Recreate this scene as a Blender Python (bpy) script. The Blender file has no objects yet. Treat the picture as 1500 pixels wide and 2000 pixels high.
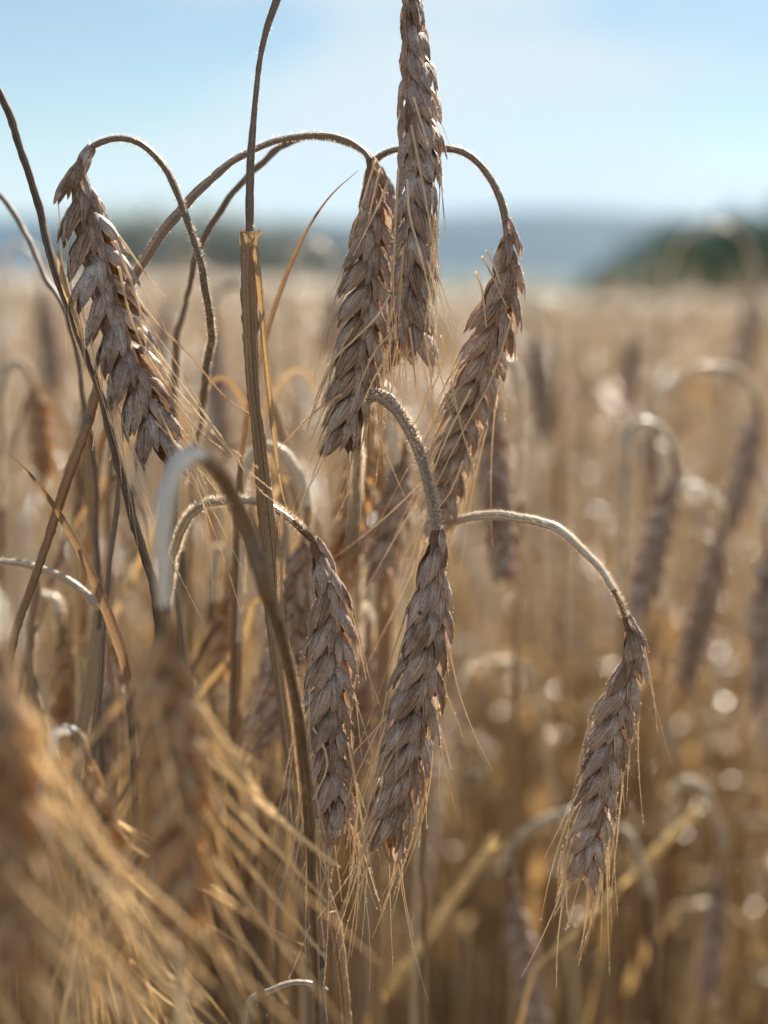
import bpy, math, random
import numpy as np
from math import radians as R, sin, cos, pi

SC = bpy.context.scene
COL = SC.collection
# ------------------------------------------------------------------ camera, sky, sun, exposure
CAM_H = 1.15
PITCH = R(10.3)
FPX = 2747.0                       # focal length in photo pixels (photo is 1500 x 2000)
FOCUS = 0.400
SUN_EL, SUN_AZ = R(41), R(24)      # azimuth measured from +Y towards +X
cd = bpy.data.cameras.new("camera")
cam = bpy.data.objects.new("camera", cd)
COL.objects.link(cam)
cam.location = (0, 0, CAM_H)
cam.rotation_euler = (pi/2 - PITCH, 0, 0)
cd.sensor_fit = 'VERTICAL'
cd.sensor_height = 36.0
cd.sensor_width = 27.0
cd.lens = 36.0*FPX/2000.0
cd.clip_start = 0.01
cd.clip_end = 12000
cd.dof.use_dof = True
cd.dof.focus_distance = FOCUS
cd.dof.aperture_fstop = 4.8
SC.camera = cam

w = bpy.data.worlds.new("World")
SC.world = w
w.use_nodes = True
nt = w.node_tree
nt.nodes.clear()
out = nt.nodes.new('ShaderNodeOutputWorld')
bg = nt.nodes.new('ShaderNodeBackground')
sky = nt.nodes.new('ShaderNodeTexSky')
sky.sky_type = 'NISHITA'
sky.sun_disc = False
sky.sun_elevation = SUN_EL
sky.sun_rotation = SUN_AZ
sky.air_density = 1.0
sky.dust_density = 0.1
sky.ozone_density = 1.7
tc = nt.nodes.new('ShaderNodeTexCoord')
mp = nt.nodes.new('ShaderNodeMapping')
mp.inputs['Scale'].default_value = (1.0, 1.0, 2.6)
mp.inputs['Location'].default_value = (3.1, 0.4, 0.9)
nz = nt.nodes.new('ShaderNodeTexNoise')
nz.inputs['Scale'].default_value = 3.0
nz.inputs['Detail'].default_value = 3
nz.inputs['Roughness'].default_value = 0.5
rp = nt.nodes.new('ShaderNodeValToRGB')
rp.color_ramp.elements[0].position = 0.42
rp.color_ramp.elements[0].color = (0.08, 0.08, 0.08, 1)
rp.color_ramp.elements[1].position = 0.58
rp.color_ramp.elements[1].color = (0.85, 0.85, 0.85, 1)
mx = nt.nodes.new('ShaderNodeMixRGB')
mx.inputs[2].default_value = (6.8, 7.45, 7.55, 1)    # thin cloud
nt.links.new(tc.outputs['Generated'], mp.inputs[0])
nt.links.new(mp.outputs[0], nz.inputs['Vector'])
nt.links.new(nz.outputs['Fac'], rp.inputs[0])
nt.links.new(rp.outputs[0], mx.inputs[0])
tint = nt.nodes.new('ShaderNodeMixRGB'); tint.blend_type = 'MULTIPLY'; tint.inputs[0].default_value = 1.0
tint.inputs[2].default_value = (0.82, 0.84, 0.80, 1)
nt.links.new(sky.outputs[0], tint.inputs[1])
nt.links.new(tint.outputs[0], mx.inputs[1])
nt.links.new(mx.outputs[0], bg.inputs[0])
bg.inputs[1].default_value = 0.0385
nt.links.new(bg.outputs[0], out.inputs[0])

sl = bpy.data.lights.new("sun", 'SUN')
sl.energy = 5.0
sl.angle = R(0.5)
sl.color = (1.0, 0.93, 0.82)
so = bpy.data.objects.new("sun", sl)
COL.objects.link(so)
# the lamp shines along its local -Z, i.e. away from the sun
from mathutils import Vector
sdir = Vector((sin(SUN_AZ)*cos(SUN_EL), cos(SUN_AZ)*cos(SUN_EL), sin(SUN_EL)))
so.rotation_euler = sdir.to_track_quat('Z', 'Y').to_euler()
so.location = (0, 0, 5)

SC.view_settings.view_transform = 'Standard'
SC.view_settings.look = 'None'
SC.view_settings.exposure = 1.62
SC.view_settings.gamma = 1.0
SC.render.engine = 'CYCLES'
SC.cycles.use_denoising = True
SC.cycles.max_bounces = 8
SC.cycles.diffuse_bounces = 5
SC.cycles.glossy_bounces = 2
SC.cycles.transmission_bounces = 6
SC.cycles.volume_bounces = 1
SC.cycles.transparent_max_bounces = 6
SC.cycles.sample_clamp_indirect = 8

# ------------------------------------------------------------------ helpers
FW = np.array((0, cos(PITCH), -sin(PITCH)))
UPV = np.array((0, sin(PITCH), cos(PITCH)))
RT = np.array((1.0, 0, 0))
CAMP = np.array((0, 0, CAM_H))

def at(px, py, d):
    return CAMP + FW*d + RT*((px-750)/FPX*d) + UPV*((1000-py)/FPX*d)

def nrm(v):
    return v/(np.linalg.norm(v)+1e-12)

def catmull(P, n):
    """n points spread evenly along a smooth curve through P"""
    P = np.asarray(P, float)
    Q = np.vstack([2*P[0]-P[1], P, 2*P[-1]-P[-2]])
    outp = []
    for i in range(1, len(Q)-2):
        p0, p1, p2, p3 = Q[i-1], Q[i], Q[i+1], Q[i+2]
        for t in np.linspace(0, 1, 14, endpoint=False):
            outp.append(0.5*((2*p1)+(-p0+p2)*t+(2*p0-5*p1+4*p2-p3)*t*t+(-p0+3*p1-3*p2+p3)*t**3))
    outp.append(Q[-2])
    A = np.array(outp)
    s = np.concatenate([[0], np.cumsum(np.linalg.norm(np.diff(A, axis=0), axis=1))])
    u = np.linspace(0, s[-1], n)
    return np.stack([np.interp(u, s, A[:, k]) for k in range(3)], 1), s[-1]

class MB:
    """collects geometry for ONE mesh; every vertex carries tex = (across, along, random)"""
    def __init__(self):
        self.v, self.t, self.f, self.m, self.n = [], [], [], [], 0
    def add(self, v, t, f, m=0):
        v = np.asarray(v, float)
        self.v.append(v)
        self.t.append(np.asarray(t, float))
        f = np.asarray(f, int)
        self.f.append(f+self.n)
        self.m.append(np.full(len(f), m, int))
        self.n += len(v)
    def build(self, name, mats, parent=None, smooth=True):
        if not isinstance(mats, (list, tuple)):
            mats = [mats]
        me = self.mesh(name, mats, smooth)
        o = bpy.data.objects.new(name, me)
        COL.objects.link(o)
        if parent is not None:
            o.parent = parent
        return o
    def mesh(self, name, mats, smooth=True):
        me = bpy.data.meshes.new(name)
        V = np.concatenate(self.v)
        T = np.concatenate(self.t)
        tot, start, loops, mi = [], [], [], []
        k = 0
        for f, m in zip(self.f, self.m):
            if len(f) == 0: continue
            n = f.shape[1]
            loops.append(f.ravel())
            tot.append(np.full(len(f), n, int))
            start.append(k+np.arange(len(f))*n)
            k += f.size
            mi.append(m)
        loops = np.concatenate(loops); tot = np.concatenate(tot)
        start = np.concatenate(start); mi = np.concatenate(mi)
        me.vertices.add(len(V))
        me.vertices.foreach_set('co', V.astype(np.float32).ravel())
        me.loops.add(len(loops))
        me.loops.foreach_set('vertex_index', loops.astype(np.int32))
        me.polygons.add(len(tot))
        me.polygons.foreach_set('loop_start', start.astype(np.int32))
        me.polygons.foreach_set('loop_total', tot.astype(np.int32))
        me.update(calc_edges=True)
        for m in mats: me.materials.append(m)
        me.polygons.foreach_set('material_index', mi.astype(np.int32))
        me.polygons.foreach_set('use_smooth', np.full(len(tot), smooth, bool))
        a = me.attributes.new('tex', 'FLOAT_VECTOR', 'POINT')
        a.data.foreach_set('vector', T.astype(np.float32).ravel())
        me.update()
        return me

def frames(P, ref=None):
    P = np.asarray(P)
    T = np.gradient(P, axis=0)
    T /= np.linalg.norm(T, axis=1)[:, None]+1e-12
    n = nrm(np.cross(T[0], ref if ref is not None else (0.31, 0.52, 0.1)))
    N = []
    for t in T:
        n = nrm(n-t*np.dot(n, t))
        N.append(n)
    N = np.array(N)
    return T, N, np.cross(T, N)

def tube(mb, P, rad, sides=8, rnd=0.5, mat=0, cap=True, jit=0.0, rg=None, along=None):
    P = np.asarray(P)
    n = len(P)
    rad = np.broadcast_to(np.asarray(rad, float), (n,))
    T, N, B = frames(P)
    a = np.arange(sides)*2*pi/sides
    r = rad[:, None]*np.ones((n, sides))
    if jit and rg is not None:
        ph_ = rg.random()*6+np.arange(n)[:, None]*0.06
        r = r*(1+0.16*np.cos(2*(a[None, :]+ph_)))*(1+jit*rg.standard_normal((n, sides)))
    V = P[:, None, :]+r[:, :, None]*(N[:, None, :]*np.cos(a)[None, :, None]+B[:, None, :]*np.sin(a)[None, :, None])
    s = np.concatenate([[0], np.cumsum(np.linalg.norm(np.diff(P, axis=0), axis=1))])
    tx = np.zeros((n, sides, 3))
    tx[:, :, 0] = np.abs(a/pi-1)[None, :]*2-1
    tx[:, :, 1] = (s*20)[:, None]
    tx[:, :, 2] = rnd
    i = np.arange(n-1)[:, None]*sides
    j = np.arange(sides)[None, :]
    j2 = (j+1) % sides
    F = np.stack([i+j, i+j2, i+sides+j2, i+sides+j], -1).reshape(-1, 4)
    V = V.reshape(-1, 3); tx = tx.reshape(-1, 3)
    mb.add(V, tx, F, mat)
    if cap:
        mb.add(np.vstack([V[:sides], V[-sides:]]), np.vstack([tx[:sides], tx[-sides:]]),
               [list(range(sides))[::-1], list(range(sides, 2*sides))], mat)

def scale_leaf(mb, base, D, O, L, W, rnd, nu=7, nv=11, depth=0.55, bow=0.06, curl=0.08, twist=0.0, rg=None, mat=0, cilia=0):
    """one husk: boat shaped ovate blade with a keel and a pointed tip; returns tip and tip direction"""
    D = nrm(D)
    O = nrm(O-D*np.dot(O, D))
    S = np.cross(D, O)
    if twist:
        O, S = O*cos(twist)+S*sin(twist), S*cos(twist)-O*sin(twist)
    v = np.linspace(0, 1, nv)[:, None]
    u = np.linspace(-1, 1, nu)[None, :]
    wv = (v+0.03)**0.60*(1.0-v*0.985)**0.95
    wv = wv/0.55*W
    if rg is not None and nu > 4:
        wv = wv*(1+0.05*rg.standard_normal((nv, 1)))
    off = L*(bow*np.sin(pi*v)-curl*v**2)
    lat = wv*np.sin(u*1.3)/sin(1.3)
    dep = -wv*depth*(1-np.cos(u*1.3))+0.16*wv*np.clip(1-np.abs(u)*2.6, 0, 1)
    c = base[None, None, :]+D*(L*v)[..., None]
    V = c+S*lat[..., None]+O*(off+dep)[..., None]
    if rg is not None and nu > 4:
        V = V+O*(rg.standard_normal((nv, nu))*0.03*W)[..., None]+O*(0.05*W*np.sin(u*9+rnd*20)*(1-0.3*v))[..., None]
    tx = np.zeros((nv, nu, 3))
    tx[..., 0] = u; tx[..., 1] = v; tx[..., 2] = rnd
    i = np.arange(nv-1)[:, None]*nu
    j = np.arange(nu-1)[None, :]
    F = np.stack([i+j, i+j+1, i+nu+j+1, i+nu+j], -1).reshape(-1, 4)
    mb.add(V.reshape(-1, 3), tx.reshape(-1, 3), F, mat)
    tip = V[-1, nu//2]
    td = nrm(V[-1, nu//2]-V[-3, nu//2])
    if cilia and rg is not None:
        cv, ct, cf = [], [], []
        for q in range(cilia):
            e = (-1, 0, 0, 1)[rg.integers(0, 4)]
            ii = rg.integers(1, nv-1)
            fr = rg.random()
            jj = {-1: 0, 0: nu//2, 1: nu-1}[e]
            p = V[ii, jj]*(1-fr)+V[min(ii+1, nv-1), jj]*fr
            dd = nrm(D*0.9+O*(0.9+0.3*rg.random())+S*e*0.8+rg.standard_normal(3)*0.2)
            l = W*(0.16+0.20*rg.random())
            sd = nrm(np.cross(dd, rg.standard_normal(3)))*0.00006
            k = len(cv)
            cv += [p-sd, p+sd, p+dd*l]
            ct += [(0, .5, rnd)]*3
            cf.append((k, k+1, k+2))
        mb.add(cv, ct, cf, 2)
    return tip, td

def kernel(mb, c, D, O, L, W, rnd, mat=1):
    D = nrm(D); O = nrm(O-D*np.dot(O, D)); S = np.cross(D, O)
    nv, nu = 5, 6
    V, tx = [], []
    for i in range(nv):
        t = i/(nv-1)
        r = W*sin(pi*(0.08+0.84*t))
        for j in range(nu):
            a = 2*pi*j/nu
            V.append(c+D*(t-0.5)*L+O*cos(a)*r*0.8+S*sin(a)*r)
            tx.append((0, t, rnd))
    F = [(i*nu+j, i*nu+(j+1) % nu, (i+1)*nu+(j+1) % nu, (i+1)*nu+j) for i in range(nv-1) for j in range(nu)]
    mb.add(V, tx, F, mat)

def ribbon(mb, P, wd, rnd=0.5, fold=0.5, nrm0=None, twist=0.0, nu=5, mat=0, rg=None):
    """dry leaf blade: folded strip with a mid rib; nrm0 = direction the face looks"""
    P = np.asarray(P); n = len(P)
    T = np.gradient(P, axis=0); T /= np.linalg.norm(T, axis=1)[:, None]+1e-12
    if nrm0 is None: nrm0 = np.array((0.2, -1, 0.3))
    V = np.zeros((n, nu, 3)); tx = np.zeros((n, nu, 3))
    s = np.concatenate([[0], np.cumsum(np.linalg.norm(np.diff(P, axis=0), axis=1))])
    wd = np.broadcast_to(np.asarray(wd, float), (n,))
    for i in range(n):
        N = nrm(nrm0-T[i]*np.dot(nrm0, T[i])); S = np.cross(T[i], N)
        a = twist*i/(n-1)
        N, S = N*cos(a)+S*sin(a), S*cos(a)-N*sin(a)
        for j in range(nu):
            u = -1+2*j/(nu-1)
            rf = 0 if rg is None else 0.07*rg.standard_normal()
            V[i, j] = P[i]+S*wd[i]*u*(1-0.25*fold+rf*0.5)+N*wd[i]*(-fold*abs(u)**1.2+rf*0.6)
            tx[i, j] = (u, s[i]*20, rnd)
    i = np.arange(n-1)[:, None]*nu
    j = np.arange(nu-1)[None, :]
    F = np.stack([i+j, i+j+1, i+nu+j+1, i+nu+j], -1).reshape(-1, 4)
    mb.add(V.reshape(-1, 3), tx.reshape(-1, 3), F, mat)

# ------------------------------------------------------------------ materials
def newmat(name):
    m = bpy.data.materials.new(name)
    m.use_nodes = True
    m.node_tree.nodes.clear()
    return m, m.node_tree.nodes, m.node_tree.links

def mathn(N, L, op, a, b):
    n = N.new('ShaderNodeMath'); n.operation = op
    for i, x in enumerate((a, b)):
        if hasattr(x, 'links') or hasattr(x, 'is_linked'): L.new(x, n.inputs[i])
        else: n.inputs[i].default_value = x
    return n.outputs[0]

def ramp(N, L, src, stops):
    r = N.new('ShaderNodeValToRGB')
    while len(r.color_ramp.elements) < len(stops): r.color_ramp.elements.new(0.5)
    for e, (p, c) in zip(r.color_ramp.elements, stops):
        e.position = p; e.color = (*c, 1) if len(c) == 3 else c
    L.new(src, r.inputs[0])
    return r.outputs[0]

def mixc(N, L, fac, a, b, mode='MIX'):
    n = N.new('ShaderNodeMixRGB'); n.blend_type = mode
    for i, x in ((0, fac), (1, a), (2, b)):
        if hasattr(x, 'is_linked'): L.new(x, n.inputs[i])
        elif isinstance(x, (int, float)): n.inputs[i].default_value = x
        else: n.inputs[i].default_value = (*x, 1)
    return n.outputs[0]

def plant_mat(name, stops, grey, grey_amt, margin=0.0, stain=0.0, ttint=(1.12, 0.95, 0.76), spot=0.5, transl=0.35, rough=0.55, stri=9.0, along=1.2, bump=0.5, gloss=0.12, patch=260.0):
    m, N, L = newmat(name)
    at_ = N.new('ShaderNodeAttribute'); at_.attribute_name = 'tex'
    sp = N.new('ShaderNodeSeparateXYZ'); L.new(at_.outputs['Vector'], sp.inputs[0])
    # fibres: very stretched noise in (across, along, random) space
    cb = N.new('ShaderNodeCombineXYZ')
    L.new(mathn(N, L, 'MULTIPLY', sp.outputs[0], stri), cb.inputs[0])
    L.new(mathn(N, L, 'MULTIPLY', sp.outputs[1], along), cb.inputs[1])
    L.new(mathn(N, L, 'MULTIPLY', sp.outputs[2], 57.0), cb.inputs[2])
    fib = N.new('ShaderNodeTexNoise'); fib.inputs['Scale'].default_value = 1.0
    fib.inputs['Detail'].default_value = 3; fib.inputs['Roughness'].default_value = 0.6
    L.new(cb.outputs[0], fib.inputs['Vector'])
    tco = N.new('ShaderNodeTexCoord')
    pn = N.new('ShaderNodeTexNoise'); pn.inputs['Scale'].default_value = patch
    pn.inputs['Detail'].default_value = 4; pn.inputs['Roughness'].default_value = 0.65
    L.new(tco.outputs['Object'], pn.inputs['Vector'])
    sn = N.new('ShaderNodeTexNoise'); sn.inputs['Scale'].default_value = patch*7
    sn.inputs['Detail'].default_value = 2
    L.new(tco.outputs['Object'], sn.inputs['Vector'])
    f1 = mathn(N, L, 'ADD', mathn(N, L, 'MULTIPLY', fib.outputs['Fac'], 0.6), mathn(N, L, 'MULTIPLY', sp.outputs[2], 0.4))
    c1 = ramp(N, L, f1, stops)
    gf = ramp(N, L, mathn(N, L, 'ADD', mathn(N, L, 'MULTIPLY', pn.outputs['Fac'], 0.72), mathn(N, L, 'MULTIPLY', sp.outputs[2], 0.28)), [(0.38, (0, 0, 0)), (0.66, (grey_amt,)*3)])
    c2 = mixc(N, L, gf, c1, grey)
    vf = ramp(N, L, fib.outputs['Fac'], [(0.36, (0.62, 0.56, 0.52)), (0.50, (1, 1, 1)), (0.66, (1.22, 1.20, 1.17))])
    c2 = mixc(N, L, 1.0, c2, vf, 'MULTIPLY')
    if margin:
        ed = ramp(N, L, mathn(N, L, 'ABSOLUTE', sp.outputs[0], 0), [(0.70, (0, 0, 0)), (1.0, (margin,)*3)])
        c2 = mixc(N, L, ed, c2, (0.78, 0.68, 0.54))
        base_shade = ramp(N, L, sp.outputs[1], [(0.0, (0.9,)*3), (0.36, (0, 0, 0))])  # dark scale bases: shade of the gaps between husks, painted into the colour
        c2 = mixc(N, L, base_shade, c2, (0.17, 0.09, 0.05))
    if stain:
        bn = N.new('ShaderNodeTexNoise'); bn.inputs['Scale'].default_value = 95
        bn.inputs['Detail'].default_value = 3; bn.inputs['Roughness'].default_value = 0.7
        L.new(tco.outputs['Object'], bn.inputs['Vector'])
        c2 = mixc(N, L, ramp(N, L, bn.outputs['Fac'], [(0.50, (0, 0, 0)), (0.66, (stain,)*3)]), c2, (0.13, 0.075, 0.05))
        c2 = mixc(N, L, ramp(N, L, bn.outputs['Fac'], [(0.30, (stain,)*3), (0.42, (0, 0, 0))]), c2, (0.70, 0.66, 0.66))
    sf = ramp(N, L, sn.outputs['Fac'], [(0.56, (0, 0, 0)), (0.70, (spot,)*3)])
    c3 = mixc(N, L, sf, c2, (0.05, 0.035, 0.028))
    di = N.new('ShaderNodeBsdfPrincipled'); L.new(c3, di.inputs['Base Color'])
    di.inputs['Roughness'].default_value = rough
    di.inputs['Specular IOR Level'].default_value = gloss*2.5
    tr = N.new('ShaderNodeBsdfTranslucent')
    L.new(mixc(N, L, 1.0, c3, ttint, 'MULTIPLY'), tr.inputs[0])
    ms = N.new('ShaderNodeMixShader'); ms.inputs[0].default_value = transl
    L.new(di.outputs[0], ms.inputs[1]); L.new(tr.outputs[0], ms.inputs[2])
    if bump:
        bp = N.new('ShaderNodeBump'); bp.inputs['Strength'].default_value = bump
        bp.inputs['Distance'].default_value = 0.00025
        L.new(mathn(N, L, 'ADD', fib.outputs['Fac'], mathn(N, L, 'MULTIPLY', sn.outputs['Fac'], 0.3)), bp.inputs['Height'])
        L.new(bp.outputs[0], di.inputs['Normal'])
    o = N.new('ShaderNodeOutputMaterial'); L.new(ms.outputs[0], o.inputs[0])
    return m

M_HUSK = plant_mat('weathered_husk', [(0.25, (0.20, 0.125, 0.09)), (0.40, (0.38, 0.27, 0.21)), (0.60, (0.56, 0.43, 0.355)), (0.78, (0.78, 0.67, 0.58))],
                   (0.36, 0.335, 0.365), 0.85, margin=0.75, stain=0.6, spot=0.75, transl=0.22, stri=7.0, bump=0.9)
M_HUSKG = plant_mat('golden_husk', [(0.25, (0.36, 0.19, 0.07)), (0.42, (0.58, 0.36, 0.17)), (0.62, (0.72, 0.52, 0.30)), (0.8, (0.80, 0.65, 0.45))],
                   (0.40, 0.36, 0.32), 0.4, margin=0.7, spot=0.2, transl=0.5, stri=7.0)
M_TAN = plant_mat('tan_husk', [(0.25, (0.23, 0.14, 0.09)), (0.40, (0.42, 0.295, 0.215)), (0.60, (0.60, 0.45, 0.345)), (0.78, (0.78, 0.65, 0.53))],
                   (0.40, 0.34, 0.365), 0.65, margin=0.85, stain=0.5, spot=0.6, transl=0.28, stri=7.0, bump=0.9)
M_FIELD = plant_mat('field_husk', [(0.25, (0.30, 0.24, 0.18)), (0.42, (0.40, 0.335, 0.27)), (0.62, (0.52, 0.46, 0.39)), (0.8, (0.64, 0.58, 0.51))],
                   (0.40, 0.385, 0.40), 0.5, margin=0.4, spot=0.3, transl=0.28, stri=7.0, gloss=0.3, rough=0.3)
M_KERN = plant_mat('grain_skin', [(0.3, (0.20, 0.10, 0.045)), (0.7, (0.38, 0.21, 0.10))], (0.30, 0.17, 0.10), 0.4, spot=0.2, transl=0.15)
M_KERN2 = plant_mat('amber_grain_skin', [(0.3, (0.55, 0.22, 0.05)), (0.7, (0.80, 0.38, 0.10))], (0.5, 0.25, 0.10), 0.3, spot=0.1, transl=0.25)
M_HAIR = plant_mat('pale_hair', [(0.3, (0.75, 0.69, 0.56)), (0.7, (0.85, 0.80, 0.70))], (0.7, 0.66, 0.6), 0.3, spot=0, transl=0.5, bump=0, gloss=0.2)
M_STEM = plant_mat('grey_brown_stem', [(0.3, (0.085, 0.06, 0.045)), (0.5, (0.20, 0.145, 0.10)), (0.75, (0.38, 0.30, 0.22))],
                   (0.22, 0.19, 0.18), 0.7, spot=0.7, transl=0.06, stri=5.0, along=0.35, bump=0.8, patch=320)
M_PALE = plant_mat('pale_straw_stem', [(0.3, (0.38, 0.26, 0.12)), (0.5, (0.58, 0.43, 0.23)), (0.75, (0.72, 0.58, 0.36))],
                   (0.46, 0.42, 0.35), 0.6, spot=0.3, transl=0.10, stri=5.0, along=0.35, bump=0.5, gloss=0.32, rough=0.27)
M_SILVER = plant_mat('silvery_straw_stem', [(0.3, (0.30, 0.255, 0.19)), (0.5, (0.52, 0.455, 0.36)), (0.75, (0.72, 0.66, 0.56))],
                   (0.46, 0.44, 0.42), 0.5, spot=0.3, transl=0.08, stri=5.0, along=0.35, bump=0.6, gloss=0.3, rough=0.3)
M_NECK = plant_mat('white_downy_neck', [(0.3, (0.50, 0.48, 0.44)), (0.5, (0.70, 0.68, 0.63)), (0.75, (0.84, 0.82, 0.78))],
                   (0.60, 0.60, 0.62), 0.5, spot=0.2, transl=0.12, stri=5.0, along=0.35, bump=0.5, gloss=0.4, rough=0.3)
M_GOLD = plant_mat('golden_awn', ttint=(1.06, 1.0, 0.88), stops= [(0.3, (0.84, 0.67, 0.41)), (0.7, (0.95, 0.84, 0.62))], grey=(0.80, 0.66, 0.46), grey_amt=0.3, spot=0.0, transl=0.48, bump=0, gloss=0.25)
M_SHEATH = plant_mat('golden_sheath', [(0.25, (0.08, 0.045, 0.025)), (0.45, (0.23, 0.14, 0.075)), (0.62, (0.41, 0.275, 0.15)), (0.8, (0.56, 0.42, 0.26))],
                   (0.33, 0.28, 0.22), 0.5, spot=0.55, transl=0.25, stri=6.0, along=0.25, bump=0.8)
M_LEAF = plant_mat('dry_leaf', [(0.25, (0.22, 0.13, 0.05)), (0.45, (0.44, 0.295, 0.13)), (0.62, (0.58, 0.42, 0.20)), (0.8, (0.70, 0.55, 0.31))],
                   (0.33, 0.28, 0.21), 0.4, spot=0.5, gloss=0.32, rough=0.27, transl=0.36, stri=6.0, along=0.25, bump=0.6)
M_AWN = plant_mat('straw_awn', ttint=(1.04, 1.01, 0.93), stops= [(0.3, (0.70, 0.53, 0.33)), (0.7, (0.88, 0.74, 0.54))], grey=(0.80, 0.70, 0.56), grey_amt=0.4, spot=0.05, transl=0.36, bump=0, gloss=0.25)
M_NODE = plant_mat('dark_node', [(0.3, (0.03, 0.03, 0.035)), (0.7, (0.08, 0.075, 0.08))], (0.12, 0.11, 0.11), 0.4, transl=0.0)
M_YEL = plant_mat('yellow_grass_seed', [(0.3, (0.78, 0.66, 0.34)), (0.7, (0.92, 0.84, 0.52))], (0.7, 0.60, 0.38), 0.3, spot=0.0, transl=0.4, bump=0)

# ------------------------------------------------------------------ tagging
def tag(o, label, cat=None, group=None, kind=None):
    if label: o['label'] = label
    if cat: o['category'] = cat
    if group: o['group'] = group
    if kind: o['kind'] = kind
    return o

def empty(name, loc=(0, 0, 0)):
    o = bpy.data.objects.new(name, None)
    o.empty_display_size = 0.02
    COL.objects.link(o)
    o.location = loc
    return o

# ------------------------------------------------------------------ ear of rye
def ear_nodes(axis, n, pitch):
    return axis, n, pitch

def spikelet_at(mb, P, T, X, Y, s, k, env, rg, open_=1.0, hi=True, golden=0.0, cil=0):
    """fan of husks on one notch of the rachis; k = size factor; returns the awn roots"""
    roots = []
    mm = 0.001*k
    nu, nv = (9, 13) if hi else (3, 5)
    sz = 0.62+0.38*env
    al = 0.43*env*open_+0.07
    base0 = P+s*X*1.0*mm
    rr = rg.random
    # two large lemmas, one on each face: with the next notch they plait into a herringbone
    for y in (1, -1):
        a = al*(0.90+0.2*rr())
        D = T*cos(a)+(s*X*1.05+y*Y*0.25)*sin(a)
        O = s*X*0.42+y*Y*0.95
        b = P+s*X*0.45*mm+y*Y*(1.6+1.0*env)*mm*0.70
        L = (12.6+1.8*rr())*mm*sz
        W = (2.75+0.35*rr())*mm*sz
        if rr() < 0.03: continue
        tip, td = scale_leaf(mb, b, D, O, L, W, rr(), nu, nv, bow=0.13, curl=0.10+0.05*rr(), twist=rg.normal()*0.07, depth=0.9, rg=rg, cilia=cil)
        roots.append((tip, td, O))
        if hi: kernel(mb, b+nrm(D)*L*0.38-nrm(O)*W*0.55, D, O, L*0.58, W*0.48, rr())
    # glumes: short and narrow, overlying the middle seam on each face
    for y in (1, -1):
        if rr() < 0.94:
            a = al*(0.05+0.40*rr())
            D = T*cos(a)+(s*X*0.8+y*Y*0.3)*sin(a)
            O = s*X*0.1+y*Y*1.0
            b = P+s*X*0.5*mm+y*Y*(2.2+1.1*env)*mm*0.85-T*1.0*mm
            L = (9.6+2.4*rr())*mm*sz
            scale_leaf(mb, b, D, O, L, (1.9+0.4*rr())*mm*sz, rr(), max(nu-2, 3), nv-2 if hi else nv, depth=0.8, bow=0.12, curl=0.04, twist=rg.normal()*0.15, rg=rg, cilia=cil//2)
    # edge florets, pointing outward: the serrated outline
    for y in (0.5, -0.5):
        a = al*(1.12+0.26*rr())
        D = T*cos(a)+(s*X+y*Y*0.3)*sin(a)
        O = s*X*1.0+y*Y*0.9
        tip, td = scale_leaf(mb, base0+T*1.2*mm+y*Y*1.6*mm, D, O, (11.4+2.4*rr())*mm*sz, (2.3+0.4*rr())*mm*sz, rr(), nu, nv, bow=0.10, curl=0.05, twist=rg.normal()*0.15, rg=rg, cilia=cil)
        roots.append((tip, td, O))
    return roots

def ear_env(t):
    return float(np.interp(t, [0, 0.07, 0.20, 0.45, 0.75, 0.92, 1.0], [0.22, 0.55, 0.95, 1.0, 0.9, 0.66, 0.40]))

def awn(mb, p, d, L, r0, rg, bend=None, seg=9, sides=4, barbs=True, mat=0):
    d = nrm(d)
    b = (rg.standard_normal(3)*0.10 if bend is None else bend)
    t = np.linspace(0, 1, seg)[:, None]
    P = p+d*L*t+b*L*t*t+np.array((0, 0, -0.05))*L*t*t
    rad = r0*(1-0.82*t[:, 0])
    tube(mb, P, rad, sides, rg.random(), mat, cap=False)
    if barbs:
        cv, ct, cf = [], [], []
        for q in range(int(L/0.0014)):
            f = rg.random()
            c = p+d*L*f+b*L*f*f+np.array((0, 0, -0.05))*L*f*f
            o = nrm(np.cross(d, rg.standard_normal(3)))
            e = nrm(d+o*0.6)*r0*3.2*(1-0.6*f)
            k = len(cv)
            cv += [c+o*r0*0.4, c+o*r0*0.4+d*r0*1.2, c+o*r0*0.6+e]
            ct += [(0, .5, .7)]*3
            cf.append((k, k+1, k+2))
        if cf: mb.add(cv, ct, cf, mat)
    return P[-1]

def hair(mb, P, rad, n, rg, l0=0.0006, l1=0.0013):
    T, N, B = frames(P)
    m = len(P)
    cv, ct, cf = [], [], []
    for q in range(n):
        f = rg.random()*(m-1.001); i = int(f); f -= i
        c = P[i]*(1-f)+P[i+1]*f
        r = rad[i]*(1-f)+rad[i+1]*f
        a = rg.random()*2*pi
        o = N[i]*cos(a)+B[i]*sin(a)
        d = nrm(o+T[i]*rg.normal()*0.5+rg.standard_normal(3)*0.15)
        l = l0+(l1-l0)*rg.random()
        sd = nrm(np.cross(d, rg.standard_normal(3)))*0.00006
        p = c+o*r*0.96
        k = len(cv)
        cv += [p-sd, p+sd, p+d*l]
        ct += [(0, .5, rg.random())]*3
        cf.append((k, k+1, k+2))
    mb.add(cv, ct, cf, 0)

def px_curve(pts, n, dflt=0.40):
    return catmull([at(*(p if len(p) == 3 else (*p, dflt))) for p in pts], n)

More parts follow.
